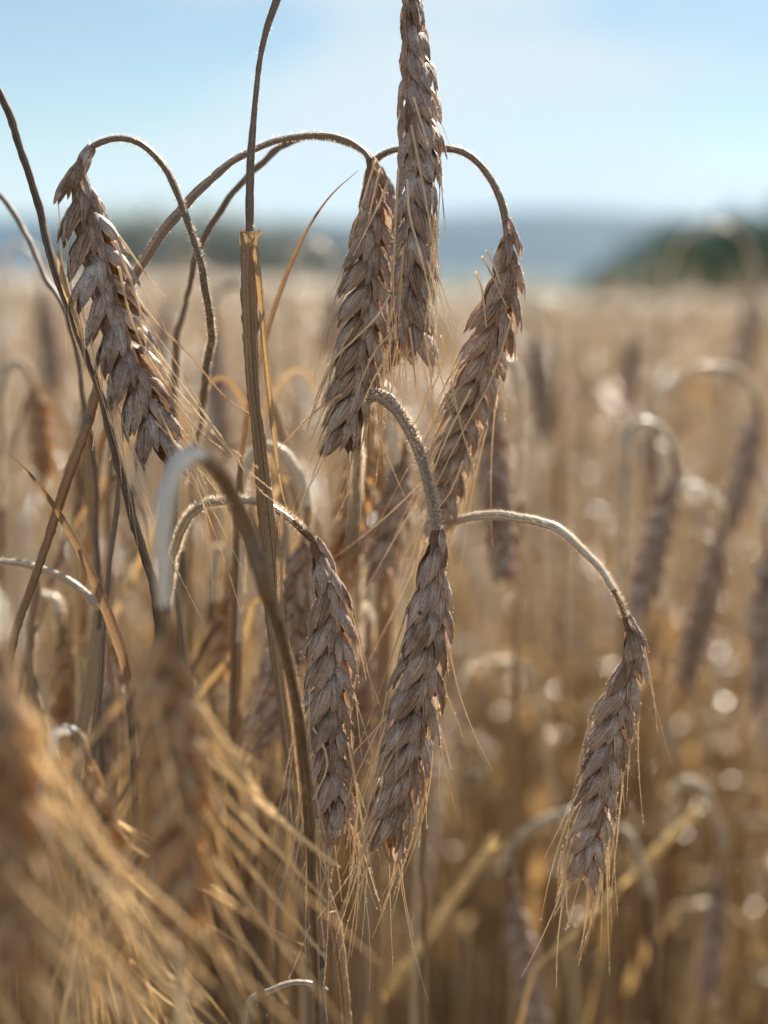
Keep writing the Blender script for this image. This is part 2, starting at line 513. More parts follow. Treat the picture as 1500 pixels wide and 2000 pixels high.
def to_ground(P, lean=0.25):
    """carry a stem that leaves its last traced point on down to the soil"""
    p = P[-1]; d = nrm(P[-1]-P[-4])
    d = nrm(d*0.6+np.array((0, 0, -1.0)))
    pts = [p]
    z0 = p[2]
    for f in (0.12, 0.3, 0.55, 0.8, 1.03):
        g = f*z0
        sx = lean*g*(1-f*0.45)
        pts.append(np.array((p[0]+d[0]*g*lean*1.6, p[1]+d[1]*g*lean*1.2+0.0, z0-g)))
    Q, _ = catmull(pts, 22)
    return Q[1:]

PATHS = {}
def local(mb, root):
    for i in range(len(mb.v)): mb.v[i] = mb.v[i]-root

def hero_plant(name, label, stem=None, ear=None, seed=1, rs=(0.0010, 0.0013), width=0.0155, roll=0.5, stemmat=None,
               wobble=1.0, fuzz=0, fuzzlen=(0.0006, 0.0013), awns=(0.5, 0.01, 0.045), awn_dir=None, awn_r=0.00024, extra_awns=(), fan=None, golden=False, husk=None,
               group='rye plants in sharp focus', ground=True, dstem=0.40, open_=1.0, barbs=True, pitch=0.0036, cil=22, awn_spread=0.35, cat='rye plant', leaf=(), awnmat=None, earlabel=None):
    rg = np.random.default_rng(seed)
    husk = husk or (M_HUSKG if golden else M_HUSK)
    Ps = None
    if stem is not None:
        Ps, ls = px_curve(stem, max(40, len(stem)*9), dstem)
        nst = len(Ps)
        tt = np.linspace(0, 1, nst)
        for ax in (RT, UPV, FW):
            for fr, am in ((5, 0.00045), (11, 0.00022), (23, 0.0001)):
                Ps = Ps+ax*(np.sin(tt*fr*6.28+rg.random()*6.28)*am*wobble*np.minimum(1, tt*10))[:, None]
        if ground:
            Ps = np.vstack([Ps, to_ground(Ps)])
        rad = np.interp(np.arange(len(Ps)), [0, nst*0.5, nst, len(Ps)], [rs[0], (rs[0]+rs[1])/2, rs[1], rs[1]*1.25])
        root = Ps[-1].copy()
    else:
        root = at(*ear[0])
    rt = empty(name, root)
    tag(rt, label, cat, group)
    if Ps is not None:
        mb = MB()
        wob = rad*(1+0.05*rg.standard_normal(len(rad)))*np.interp(np.arange(len(rad)), [0, 10, 25], [0.80, 0.92, 1.0])*(1+0.07*np.sin(np.arange(len(rad))*0.23+rg.random()*6))
        sp_ = int(nst*0.62) if stemmat is M_SILVER else (int(nst*0.30) if stemmat is M_NECK else len(Ps))
        rn_ = rg.random()
        nk_ = 5 if stemmat is M_SILVER else 1
        if nk_ > 1: tube(mb, Ps[:nk_], wob[:nk_]*0.96, 12, rn_, 1, jit=0.035, rg=rg)
        tube(mb, Ps[nk_-1:sp_], wob[nk_-1:sp_], 12, rn_, 0, jit=0.035, rg=rg)
        if sp_ < len(Ps):
            tube(mb, Ps[sp_-1:], wob[sp_-1:], 12, rn_, 1, jit=0.035, rg=rg)
        local(mb, root)
        st = mb.build('stem', [stemmat or M_STEM, M_SHEATH], rt)
        if fuzz:
            hb = MB()
            nf = int(nst*0.62)
            hair(hb, Ps[:nf], rad[:nf], int(fuzz*1.5), rg, *fuzzlen)
            local(hb, root)
            h = hb.build('stem_hair', M_HAIR, st, smooth=False)
            h['kind'] = 'stuff'
    for (lp, lw, lm) in leaf:
        Pl, ll = px_curve(lp, 36)
        wv = np.interp(np.linspace(0, 1, 36), [0, 0.2, 0.6, 1], [lw*0.3, lw, lw*0.8, lw*0.12])
        mb = MB(); ribbon(mb, Pl, wv, rg.random(), 0.55, twist=rg.normal()*1.0, rg=rg)
        local(mb, root)
        mb.build('leaf', lm, rt)
    if ear is not None:
        Pe, le = px_curve(ear, 200)
        k = width/0.0155
        pit = pitch*k
        n = int(le*0.90/pit)
        T, N, B = frames(Pe)
        mb = MB()
        tube(mb, Pe[:190], np.interp(np.arange(190), [0, 12, 40, 150, 190], [0.0011, 0.0013, 0.0030, 0.0025, 0.0006])*k, 8, 0.3, 0)
        local(mb, root)
        e = mb.build('ear', [husk], rt)
        if earlabel: e['label'] = earlabel
        awn_i = 0
        for q in range(n):
            t = 0.015+0.90*q/(n-1)
            i = min(int(t*199), 198)
            P, Tt = Pe[i], T[i]
            cdir = nrm(CAMP-P)
            Nn = nrm(cdir-Tt*np.dot(cdir, Tt)); Bb = np.cross(Tt, Nn)
            r_ = roll+0.10*sin(q*0.7+seed)+0.25*(t-0.5)
            X = Bb*cos(r_)+Nn*sin(r_); Y = np.cross(Tt, X)
            mb = MB()
            env = ear_env(t)*(0.94+0.12*rg.random())
            roots = spikelet_at(mb, P, Tt, X, Y, 1 if q % 2 else -1, k, env, rg, open_, True, cil=cil)
            local(mb, root)
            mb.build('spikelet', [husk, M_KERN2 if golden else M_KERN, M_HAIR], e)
            for (tip, td, O) in roots:
                if rg.random() < awns[0]*(0.15+0.85*min(1, t*1.5)**1.5):
                    L = awns[1]+(awns[2]-awns[1])*rg.random()**1.3
                    d = td*1.0+Tt*0.5+rg.standard_normal(3)*0.10*awn_spread/0.35+nrm(O)*0.10
                    if fan is not None:
                        ol = nrm(O-Tt*np.dot(O, Tt))
                        if np.dot(ol, FW) < -0.25 and rg.random() < 0.8: continue
                        d = nrm(Tt+ol*fan[0]*(0.5+rg.random())+FW*fan[1]*rg.random()+RT*fan[2]+rg.standard_normal(3)*0.10)
                    elif awn_dir is not None:
                        sx, sy, sd, wgt = awn_dir
                        d = nrm(d)*(1-wgt)+nrm(RT*sx-UPV*sy+FW*sd)*wgt+rg.standard_normal(3)*0.12*awn_spread
                    mb = MB()
                    awn(mb, tip-td*0.0006, d, L, awn_r*(0.8+0.5*rg.random()), rg, barbs=barbs)
                    local(mb, root)
                    mb.build('awn', awnmat or M_AWN, e)
                    awn_i += 1
        for pts in extra_awns:
            Pa, la = px_curve(pts, 14)
            mb = MB()
            tube(mb, Pa, awn_r*1.6*np.linspace(1, 0.35, 14), 5, rg.random(), 0, cap=False)
            cv, ct, cf = [], [], []
            for g in range(int(la/0.0009)):
                j = rg.integers(0, 13); f = rg.random()
                c = Pa[j]*(1-f)+Pa[j+1]*f; dd = nrm(Pa[j+1]-Pa[j])
                o = nrm(np.cross(dd, rg.standard_normal(3)))
                kk = len(cv)
                cv += [c+o*awn_r*0.6, c+o*awn_r*0.6+dd*awn_r*1.3, c+o*awn_r*0.8+nrm(dd+o*0.7)*awn_r*3.0]
                ct += [(0, .5, .7)]*3; cf.append((kk, kk+1, kk+2))
            mb.add(cv, ct, cf, 0)
            local(mb, root)
            mb.build('awn', awnmat or M_AWN, e)
    PATHS[rt.name] = (Ps, rad) if Ps is not None else None
    return rt, Ps, root

# ------------------------------------------------------------------ terrain
def terr(x, y):
    """gently falling field, then a valley"""
    x = np.asarray(x, float); y = np.asarray(y, float)
    az = x/np.maximum(np.abs(y), 0.5)
    f = np.clip((az+0.14)/0.26, 0, 1); f = f*f*(3-2*f)
    a = -0.013-0.016*f
    return a*np.clip(y-3.0, 0, 60)-0.05*np.clip(y-63, 0, 640)

def grid_sheet(xs, ys, zf):
    X, Y = np.meshgrid(xs, ys)
    Z = zf(X, Y)
    V = np.stack([X, Y, Z], -1).reshape(-1, 3)
    nx, ny = len(xs), len(ys)
    i = np.arange(ny-1)[:, None]*nx; j = np.arange(nx-1)[None, :]
    F = np.stack([i+j, i+j+1, i+nx+j+1, i+nx+j], -1).reshape(-1, 4)
    return V, F

def noise_mat(name, stops, scale, rough=0.9, bump=0.0, detail=5, coord='Object'):
    m, N, L = newmat(name)
    tco = N.new('ShaderNodeTexCoord')
    n = N.new('ShaderNodeTexNoise'); n.inputs['Scale'].default_value = scale
    n.inputs['Detail'].default_value = detail; n.inputs['Roughness'].default_value = 0.65
    L.new(tco.outputs[coord], n.inputs['Vector'])
    c = ramp(N, L, n.outputs['Fac'], stops)
    d = N.new('ShaderNodeBsdfPrincipled'); L.new(c, d.inputs['Base Color'])
    d.inputs['Roughness'].default_value = rough
    d.inputs['Specular IOR Level'].default_value = 0.1
    if bump:
        b = N.new('ShaderNodeBump'); b.inputs['Strength'].default_value = 0.8; b.inputs['Distance'].default_value = bump
        L.new(n.outputs['Fac'], b.inputs['Height']); L.new(b.outputs[0], d.inputs['Normal'])
    o = N.new('ShaderNodeOutputMaterial'); L.new(d.outputs[0], o.inputs[0])
    return m

M_SOIL0 = noise_mat('soil', [(0.35, (0.09, 0.06, 0.035)), (0.6, (0.22, 0.155, 0.09))], 30, bump=0.02)
def ground_mat():
    m = M_SOIL0; N = m.node_tree.nodes; L = m.node_tree.links
    pr = [n for n in N if n.type == 'BSDF_PRINCIPLED'][0]
    src = pr.inputs['Base Color'].links[0].from_socket
    tco = [n for n in N if n.type == 'TEX_COORD'][0]
    vo = N.new('ShaderNodeTexVoronoi'); vo.inputs['Scale'].default_value = 0.006
    L.new(tco.outputs['Object'], vo.inputs['Vector'])
    sp0 = N.new('ShaderNodeSeparateXYZ'); L.new(vo.outputs['Color'], sp0.inputs[0])
    c = ramp(N, L, sp0.outputs[0], [(0.2, (0.02, 0.04, 0.02)), (0.5, (0.05, 0.075, 0.035)), (0.8, (0.10, 0.11, 0.06))])
    sp = N.new('ShaderNodeSeparateXYZ'); L.new(tco.outputs['Object'], sp.inputs[0])
    f = mathn(N, L, 'GREATER_THAN', sp.outputs[1], 121.0)
    L.new(mixc(N, L, f, src, c), pr.inputs['Base Color'])
    return m
M_SOIL = ground_mat()
M_HILL = noise_mat('wooded_hill', [(0.4, (0.015, 0.03, 0.03)), (0.6, (0.035, 0.05, 0.04))], 0.01)
M_CANOPY = noise_mat('distant_crop', [(0.35, (0.26, 0.215, 0.17)), (0.65, (0.42, 0.37, 0.31))], 3.0, bump=0.05)

xs = np.concatenate([-np.geomspace(4000, 1, 40), np.linspace(-0.9, 0.9, 7), np.geomspace(1, 4000, 40)])
ys = np.concatenate([-np.geomspace(400, 1, 14), np.linspace(-0.8, 3, 12), np.geomspace(3.3, 5000, 70)])
V, F = grid_sheet(xs, ys, terr)
mb = MB(); mb.add(V, np.zeros_like(V), F)
g = mb.build('ground', M_SOIL); g['kind'] = 'structure'

def ridge(name, Y, hgt, seed, label=None):
    rg = np.random.default_rng(seed)
    x = np.linspace(-3600, 3600, 160)
    ph = rg.random(6)*6.28
    prof = hgt(x)+sum(np.sin(x*(0.0018*(1.7**k))+ph[k])*7*0.6**k for k in range(5))*Y/3000
    rows = []
    for (dy, hf) in ((-0.16, -0.25), (-0.12, 0.2), (-0.07, 0.6), (-0.03, 0.9), (0, 1.0), (0.05, 0.85), (0.12, 0.4), (0.2, -0.2)):
        rows.append(np.stack([x, np.full_like(x, Y*(1+dy)), np.where(hf > 0, prof*hf-34*(1-hf), -44.0)+rg.normal(0, 1.0, len(x))*(hf > 0)], 1))
    V = np.concatenate(rows)
    nx = len(x)
    i = np.arange(len(rows)-1)[:, None]*nx; j = np.arange(nx-1)[None, :]
    F = np.stack([i+j, i+j+1, i+nx+j+1, i+nx+j], -1).reshape(-1, 4)
    mb = MB(); mb.add(V, np.zeros_like(V), F)
    o = mb.build(name, M_HILL); o['kind'] = 'structure'

ridge('hills', 3300, lambda x: 70+30*np.exp(-((x+850)/300)**2)+28*np.exp(-((x-350)/420)**2), 3)

# ------------------------------------------------------------------ hero plants (photo pixels -> metres at real distances)
HP = hero_plant
HP('rye_plant', 'weathered grey-brown rye ear hooked over a short arch, long awns trailing right',
   stem=[(178, 287), (195, 279), (232, 270), (275, 282), (318, 325), (352, 385), (384, 470), (400, 565), (409, 640, .41), (405, 728, .44), (380, 900, .50), (370, 1100, .56), (365, 1400, .62)],
   ear=[(178, 287, .40), (160, 315, .40), (158, 370, .40), (180, 470, .399), (212, 590, .397), (248, 700, .396), (284, 800, .395), (320, 900, .394)],
   seed=11, width=0.0186, open_=1.1, roll=0.35, rs=(0.0012, 0.0009), fuzz=2000, awns=(0.7, 0.010, 0.045), awn_dir=(0.55, 0.8, 0.1, 0.35),
   extra_awns=[[(232, 460, .394), (300, 555, .393), (325, 580, .393)], [(252, 560, .393), (300, 625, .392), (372, 695, .391), (440, 775, .40), (500, 815, .41)],
               [(232, 520, .392), (262, 640, .391), (330, 760, .39), (420, 850, .388), (505, 915, .386)],
               [(225, 470, .392), (270, 590, .391), (290, 690, .39), (380, 800, .388), (470, 905, .386), (535, 960, .385)],
               [(270, 640, .392), (340, 730, .391), (430, 850, .39), (500, 950, .388), (545, 985, .388)],
               [(295, 700, .392), (345, 790, .391), (400, 850, .39), (470, 905, .39)],
               [(310, 800, .392), (345, 870, .391), (400, 930, .39), (425, 960, .39)],
               [(205, 700, .40), (195, 790, .40), (180, 880, .401)], [(235, 740, .40), (228, 830, .40), (215, 900, .401)]])

HP('rye_plant', 'tallest rye stalk with split golden sheath, grey ear hanging from the top edge',
   stem=[(799, -20), (790, -90), (750, -170), (680, -205), (610, -160), (560, -60), (540, 0), (520, 60), (506, 130), (496, 230), (489, 330), (487, 450), (488, 600), (496, 750), (510, 900), (525, 1050), (545, 1250), (562, 1400), (583, 1560), (603, 1720), (622, 1880), (632, 2010)],
   ear=[(799, -20, .40), (806, 30, .40), (812, 100, .40), (818, 200, .40), (820, 300, .40), (815, 400, .40), (811, 500, .40), (811, 600, .40), (818, 690, .40)],
   wobble=0.12, seed=22, width=0.0168, roll=-0.75, rs=(0.0009, 0.0013), fuzz=500, awns=(0.8, 0.008, 0.035), open_=0.85,
   extra_awns=[[(808, 190, .390), (826, 250, .389), (836, 288, .389)], [(803, 245, .39), (820, 330, .388), (838, 430, .388), (850, 520, .388)],
               [(795, 350, .389), (800, 420, .388), (822, 500, .388), (845, 600, .388), (852, 655, .389)],
               [(835, 510, .39), (850, 560, .389), (865, 600, .389), (882, 660, .39)], [(778, 330, .39), (772, 450, .389), (768, 560, .389), (775, 660, .389)],
               [(788, 480, .389), (783, 560, .388), (778, 640, .388)], [(800, 640, .392), (808, 700, .392), (812, 760, .393)], [(830, 650, .392), (838, 710, .392), (845, 770, .392)]])

HP('rye_plant', 'pinkish-brown rye ear hanging half behind the tallest ear, plaited husks leaning left',
   stem=[(722, 312, .408), (706, 292, .408), (672, 272, .408), (620, 264, .408), (560, 269, .408), (500, 286, .408), (430, 330, .408), (368, 393, .408), (318, 458, .408), (270, 530, .41), (235, 610, .42), (222, 750, .46), (215, 950, .52), (210, 1200, .56), (205, 1500, .58)],
   ear=[(722, 312, .408), (728, 350, .408), (728, 420, .408), (722, 490, .407), (714, 570, .406), (706, 650, .405), (694, 730, .404), (680, 800, .403), (662, 875, .402)],
   husk=M_TAN, seed=33, width=0.0162, roll=0.45, rs=(0.0011, 0.0014), fuzz=1600, awns=(0.8, 0.008, 0.038),
   extra_awns=[[(762, 575, .396), (735, 620, .395), (690, 665, .395), (640, 720, .397), (600, 835, .40)], [(765, 650, .395), (730, 690, .394), (700, 760, .394), (685, 805, .394)],
               [(755, 700, .395), (730, 740, .394), (708, 790, .394)], [(690, 640, .397), (655, 700, .398), (610, 790, .40)], [(668, 770, .398), (620, 800, .40), (560, 860, .41), (520, 900, .42)],
               [(735, 310, .398), (722, 350, .397), (700, 420, .396), (680, 480, .396)], [(742, 330, .397), (728, 390, .396), (718, 440, .396)], [(760, 350, .397), (735, 410, .396), (690, 500, .395)]])

HP('rye_plant', 'rye ear mostly hidden behind the two tall central ears',
   stem=[(742, 330, .430), (715, 300, .430), (680, 280, .430), (620, 268, .430), (560, 280, .430), (500, 326, .430), (445, 388, .430), (398, 470, .432), (375, 540, .44), (350, 650, .47), (330, 900, .5), (320, 1200, .54)],
   ear=[(742, 330, .430), (757, 400, .431), (768, 500, .432), (775, 600, .433), (780, 700, .434)],
   seed=44, width=0.0140, roll=0.2, rs=(0.0010, 0.0010), fuzz=200, awns=(0.45, 0.02, 0.05), barbs=False)

HP('rye_plant', 'rye ear with bright right rim hanging right of the tallest ear',
   stem=[(988, 432, .405), (976, 385, .405), (948, 336, .406), (912, 302, .408), (872, 290, .410), (820, 284, .412), (768, 288, .415), (738, 305, .42), (722, 345, .425), (716, 450, .45), (712, 650, .50), (706, 900, .56), (700, 1250, .60), (690, 1600, .62)],
   ear=[(988, 432, .405), (992, 470, .405), (988, 540, .406), (968, 620, .408), (945, 700, .412), (918, 785, .417), (892, 870, .422), (872, 950, .427), (858, 1030, .432)],
   husk=M_TAN, seed=55, width=0.0162, roll=0.55, rs=(0.0012, 0.0010), fuzz=2400, awns=(0.85, 0.010, 0.05), awn_dir=(-0.4, 0.8, 0, 0.3),
   extra_awns=[[(942, 500, .397), (962, 540, .396), (990, 600, .396)], [(950, 488, .397), (965, 520, .397), (978, 555, .397)], [(930, 530, .398), (942, 570, .397), (950, 640, .397)],
               [(920, 760, .40), (870, 860, .40), (835, 950, .40)], [(1000, 620, .40), (960, 740, .40), (900, 850, .40), (850, 950, .402)], [(880, 740, .40), (900, 830, .40), (925, 920, .402)],
               [(862, 655, .41), (868, 700, .41), (830, 790, .412), (790, 860, .415)], [(905, 900, .405), (880, 960, .405), (850, 1000, .405)]])

HP('rye_plant', 'central rye ear with a tiny black dot, hanging from a thick hairy backlit stem',
   stem=[(852, 1035, .398), (843, 975, .398), (822, 900, .398), (797, 838, .399), (766, 792, .40), (735, 772, .402), (712, 790, .408), (698, 850, .43), (695, 1000, .48), (700, 1300, .56), (715, 1600, .60), (720, 1900, .62)],
   ear=[(852, 1035, .398), (850, 1080, .398), (846, 1130, .398), (838, 1210, .397), (824, 1300, .396), (808, 1400, .395), (788, 1490, .395), (770, 1570, .395), (752, 1650, .395)],
   husk=M_TAN, seed=66, width=0.0180, roll=0.65, rs=(0.0017, 0.0014), fuzz=7500, fuzzlen=(0.0009, 0.0019), awns=(0.95, 0.012, 0.042), awn_dir=(0.0, 1, 0, 0.15), open_=0.95,
   extra_awns=[[(865, 1340, .40), (890, 1400, .40), (905, 1440, .40)], [(850, 1400, .40), (868, 1450, .40), (880, 1500, .40)], [(760, 1395, .395), (728, 1430, .395), (690, 1470, .395)],
               [(745, 1440, .396), (715, 1520, .396), (690, 1600, .396)], [(742, 1520, .396), (720, 1620, .396), (700, 1700, .397)]])

HP('rye_plant', 'shaggy rye ear just right of the tall stalk, on a pale woolly stem',
   stem=[(612, 1058, .402), (585, 1030, .402), (548, 1000, .403), (500, 978, .404), (455, 975, .406), (410, 985, .41), (372, 1012, .415), (345, 1055, .42), (330, 1120, .43), (325, 1300, .45), (330, 1600, .47), (340, 1900, .48)],
   ear=[(612, 1058, .402), (626, 1095, .401), (640, 1150, .40), (644, 1220, .399), (644, 1300, .398), (642, 1380, .397), (644, 1460, .397), (650, 1540, .397), (658, 1610, .397)],
   husk=M_TAN, seed=77, width=0.0168, roll=0.6, rs=(0.0014, 0.0011), fuzz=4500, fuzzlen=(0.0008, 0.0016), stemmat=M_SILVER, awns=(1.0, 0.014, 0.048), awn_dir=(-0.1, 1, 0, 0.2), open_=1.0,
   extra_awns=[[(600, 1400, .392), (640, 1490, .391), (600, 1600, .391), (640, 1700, .391)], [(690, 1230, .40), (708, 1290, .40), (716, 1330, .40)],
               [(680, 1450, .395), (700, 1560, .395), (720, 1680, .395)], [(640, 1550, .395), (655, 1660, .394), (668, 1760, .394)], [(690, 1500, .396), (670, 1620, .395), (645, 1720, .395)],
               [(610, 1480, .395), (590, 1540, .394), (575, 1640, .394)], [(660, 1580, .395), (700, 1640, .395), (740, 1760, .396)], [(600, 1560, .396), (620, 1660, .396), (665, 1800, .396)],
               [(740, 1560, .396), (700, 1700, .395), (660, 1820, .395)], [(700, 1560, .396), (690, 1680, .395), (675, 1780, .395)]])

HP('rye_plant', 'solitary rye ear drooping at lower right from a wide pale bow of stem',
   stem=[(1222, 1205, .404), (1202, 1160, .404), (1160, 1095, .406), (1100, 1042, .41), (1040, 1014, .415), (980, 1005, .42), (925, 1010, .427), (878, 1030, .435), (845, 1080, .445), (830, 1200, .46), (825, 1450, .48), (830, 1800, .5)],
   ear=[(1222, 1205, .404), (1234, 1245, .404), (1232, 1290, .404), (1212, 1360, .404), (1193, 1440, .405), (1174, 1520, .406), (1158, 1600, .408), (1146, 1665, .409), (1138, 1715, .41)],
   husk=M_TAN, seed=88, width=0.0156, roll=0.45, rs=(0.0012, 0.0011), fuzz=3000, stemmat=M_SILVER, awns=(0.8, 0.01, 0.036), awn_dir=(-0.25, 1, 0, 0.3), open_=0.85,
   extra_awns=[[(1150, 1660, .408), (1130, 1730, .408), (1105, 1820, .41)], [(1145, 1690, .408), (1152, 1730, .408), (1165, 1760, .41)], [(1125, 1600, .41), (1110, 1680, .41), (1085, 1760, .415)],
               [(1170, 1640, .408), (1150, 1720, .408), (1140, 1800, .41)]])

# foreground, out of focus
HP('rye_plant', 'large blurred golden rye ear hanging close in front, under a pale candy-cane bend',
   stem=[(322, 1185, 0.297), (318, 1100, 0.297), (320, 1010, 0.298), (338, 925, 0.301), (375, 887, 0.307), (415, 912, 0.317), (452, 965, 0.330), (485, 1045, 0.339), (515, 1140, 0.336), (545, 1225, 0.350), (570, 1330, 0.362), (590, 1450, 0.372), (606, 1640, 0.380), (615, 1850, 0.385), (620, 2000, 0.388)],
   ear=[(322, 1185, 0.297), (322, 1240, 0.296), (328, 1330, 0.295), (338, 1430, 0.294), (345, 1530, 0.293), (348, 1630, 0.292), (352, 1720, 0.292), (354, 1820, 0.292)],
   seed=99, width=0.0158, roll=0.55, rs=(0.0020, 0.0007), fuzz=2600, fuzzlen=(0.0006, 0.0012), stemmat=M_NECK, golden=True, wobble=0.1, open_=1.1, awns=(1.5, 0.026, 0.058), fan=(0.60, 1.3, 0.12), awn_r=0.00040, awnmat=M_GOLD,
   extra_awns=[[(395, 1440, .297), (520, 1575, .335), (665, 1695, .37)], [(400, 1475, .297), (530, 1590, .33), (650, 1690, .36)], [(390, 1510, .297), (530, 1650, .335), (665, 1790, .37)],
               [(385, 1570, .297), (500, 1710, .33), (635, 1870, .36)], [(385, 1620, .297), (480, 1760, .325), (560, 1860, .35)], [(380, 1690, .297), (450, 1800, .32), (560, 1960, .35)],
               [(400, 1380, .297), (450, 1470, .315), (540, 1590, .34)], [(375, 1740, .297), (430, 1850, .32), (500, 1990, .34)], [(398, 1410, .297), (480, 1530, .32), (590, 1650, .35)],
               [(300, 1400, .297), (230, 1500, .30), (150, 1620, .31)], [(300, 1480, .297), (250, 1560, .30), (190, 1660, .305)], [(310, 1560, .297), (260, 1640, .30), (180, 1760, .31)],
               [(310, 1640, .295), (260, 1730, .30), (200, 1830, .31)], [(320, 1700, .295), (270, 1800, .30), (230, 1900, .305)], [(265, 1330, .297), (215, 1400, .30), (130, 1500, .31)]], barbs=False, cil=2,
   group='blurred rye plants close in front')
HP('rye_plant', 'blurred rye ear cut off by the left edge, golden awns fanning beside it',
   stem=[(-10, 1260, 0.257), (-20, 1180, 0.257), (-60, 1130, 0.257), (-120, 1180, 0.259), (-160, 1350, 0.262), (-180, 1700, 0.267)],
   ear=[(-10, 1260, 0.257), (-2, 1330, 0.256), (4, 1450, 0.255), (6, 1600, 0.254), (8, 1750, 0.253), (10, 1900, 0.252)],
   seed=101, width=0.0155, roll=0.5, rs=(0.0022, 0.0014), fuzz=1500, stemmat=M_NECK, golden=True, awns=(1.6, 0.030, 0.070), fan=(0.35, 0.8, 0.45), awn_r=0.00042, awnmat=M_GOLD,
   extra_awns=[[(50, 1450, .255), (170, 1620, .27), (330, 1850, .285)], [(50, 1520, .255), (190, 1700, .27), (400, 1960, .29)], [(45, 1600, .255), (200, 1790, .275), (380, 1990, .29)],
               [(45, 1680, .252), (180, 1850, .27), (300, 2010, .28)], [(40, 1750, .252), (140, 1880, .265), (240, 2010, .28)], [(60, 1400, .255), (140, 1540, .26), (240, 1700, .275)]],
   group='blurred rye plants close in front')
HP('rye_plant', 'golden awned rye ear low between the two blurred front ears',
   stem=[(170, 1480, 0.350), (160, 1440, 0.350), (130, 1425, 0.350), (100, 1460, 0.327), (85, 1600, 0.332), (80, 1900, 0.338)],
   ear=[(170, 1480, 0.350), (180, 1540, 0.350), (195, 1650, 0.348), (205, 1780, 0.345), (215, 1900, 0.345)],
   seed=103, width=0.0130, roll=0.3, rs=(0.0012, 0.0012), stemmat=M_SILVER, golden=True, awns=(1.6, 0.03, 0.065), fan=(0.5, 0.5, 0.35), awn_r=0.00038, awnmat=M_GOLD, barbs=False, cil=2,
   group='blurred rye plants close in front')

# bare stalks whose ears hang outside the frame, leaning in on the left
HP('rye_plant', 'speckled grey-brown stalk leaning in from the left edge, crossing below the hooked ear',
   stem=[(-245, 150, .40), (-200, 60, .40), (-130, 20, .40), (-60, 70, .40), (0, 185, .40), (32, 270, .40), (62, 360, .40), (92, 460, .399), (118, 560, .398), (150, 650, .398), (182, 735, .398), (212, 825, .399), (238, 920, .40), (262, 1020, .402), (290, 1115, .405), (315, 1250, .415), (330, 1500, .43), (335, 1800, .44)],
   ear=[(-245, 150, .40), (-262, 250, .40), (-270, 400, .40), (-275, 560, .40), (-280, 720, .40)],
   seed=111, width=0.0150, roll=0.5, rs=(0.0009, 0.0014), fuzz=0, awns=(0.2, 0.01, 0.03), group='bare stalks crossing at the left',
   leaf=[([(112, 490, .396), (125, 560, .395), (150, 640, .394), (165, 700, .393), (160, 740, .393)], 0.0011, M_LEAF)])
HP('rye_plant', 'thin greyish stalk entering low from the left edge, just behind the speckled stalk',
   stem=[(-180, 420, .46), (-140, 360, .46), (-80, 330, .46), (-30, 350, .46), (0, 385, .455), (48, 455, .45), (90, 535, .445), (125, 610, .44), (155, 720, .44), (175, 850, .445), (190, 1050, .45), (195, 1400, .46)],
   ear=[(-180, 420, .46), (-190, 500, .46), (-200, 640, .46), (-210, 780, .46)],
   seed=112, width=0.0140, roll=0.5, rs=(0.0008, 0.0011), awns=(0.2, 0.01, 0.03), group='bare stalks crossing at the left')

def stalk(label, pts, r, mat, seed, name='dry_stalk', cat='dry stalk', group='bare stalks crossing at the left', ground=True, node=None, leaf=(), fuzz=0):
    rg = np.random.default_rng(seed)
    Ps, _ = px_curve(pts, len(pts)*9)
    m = len(Ps)
    if ground: Ps = np.vstack([Ps, to_ground(Ps, 0.12)])
    root = Ps[-1].copy()
    rt = empty(name, root); tag(rt, label, cat, group)
    mb = MB()
    rr = np.full(len(Ps), r)*(1+0.05*rg.standard_normal(len(Ps)))
    rr[:4] *= (0.6, 0.8, 0.9, 1.0)
    tube(mb, Ps, rr, 10, rg.random(), 0, jit=0.04, rg=rg); local(mb, root)
    st = mb.build('stem', mat, rt)
    if fuzz:
        hb = MB(); hair(hb, Ps[:m], rr[:m], fuzz, rg); local(hb, root)
        h = hb.build('stem_hair', M_HAIR, st, smooth=False); h['kind'] = 'stuff'
    if node is not None:
        i = int(node*m)
        mb = MB(); Q = Ps[i:i+5]
        Q2, _ = catmull([Q[0], Q[0]+(Q[2]-Q[0])*0.5, Q[2]], 9)
        tube(mb, Q2, r*np.array([1.0, 1.08, 1.16, 1.2, 1.12, 1.18, 1.22, 1.1, 1.0])*(1+0.05*rg.standard_normal(9)), 12, 0.4, 0); local(mb, root)
        mb.build('node', M_STEM, rt)
    for (lp, lw, lm) in leaf:
        Pl, ll = px_curve(lp, 40)
        wv = np.interp(np.linspace(0, 1, 40), [0, 0.15, 0.6, 1], [lw*0.7, lw, lw*0.8, lw*0.1])
        mb = MB(); ribbon(mb, Pl, wv, rg.random(), 0.6, twist=rg.normal()*0.8, rg=rg); local(mb, root)
        mb.build('leaf', lm, rt)
    return rt

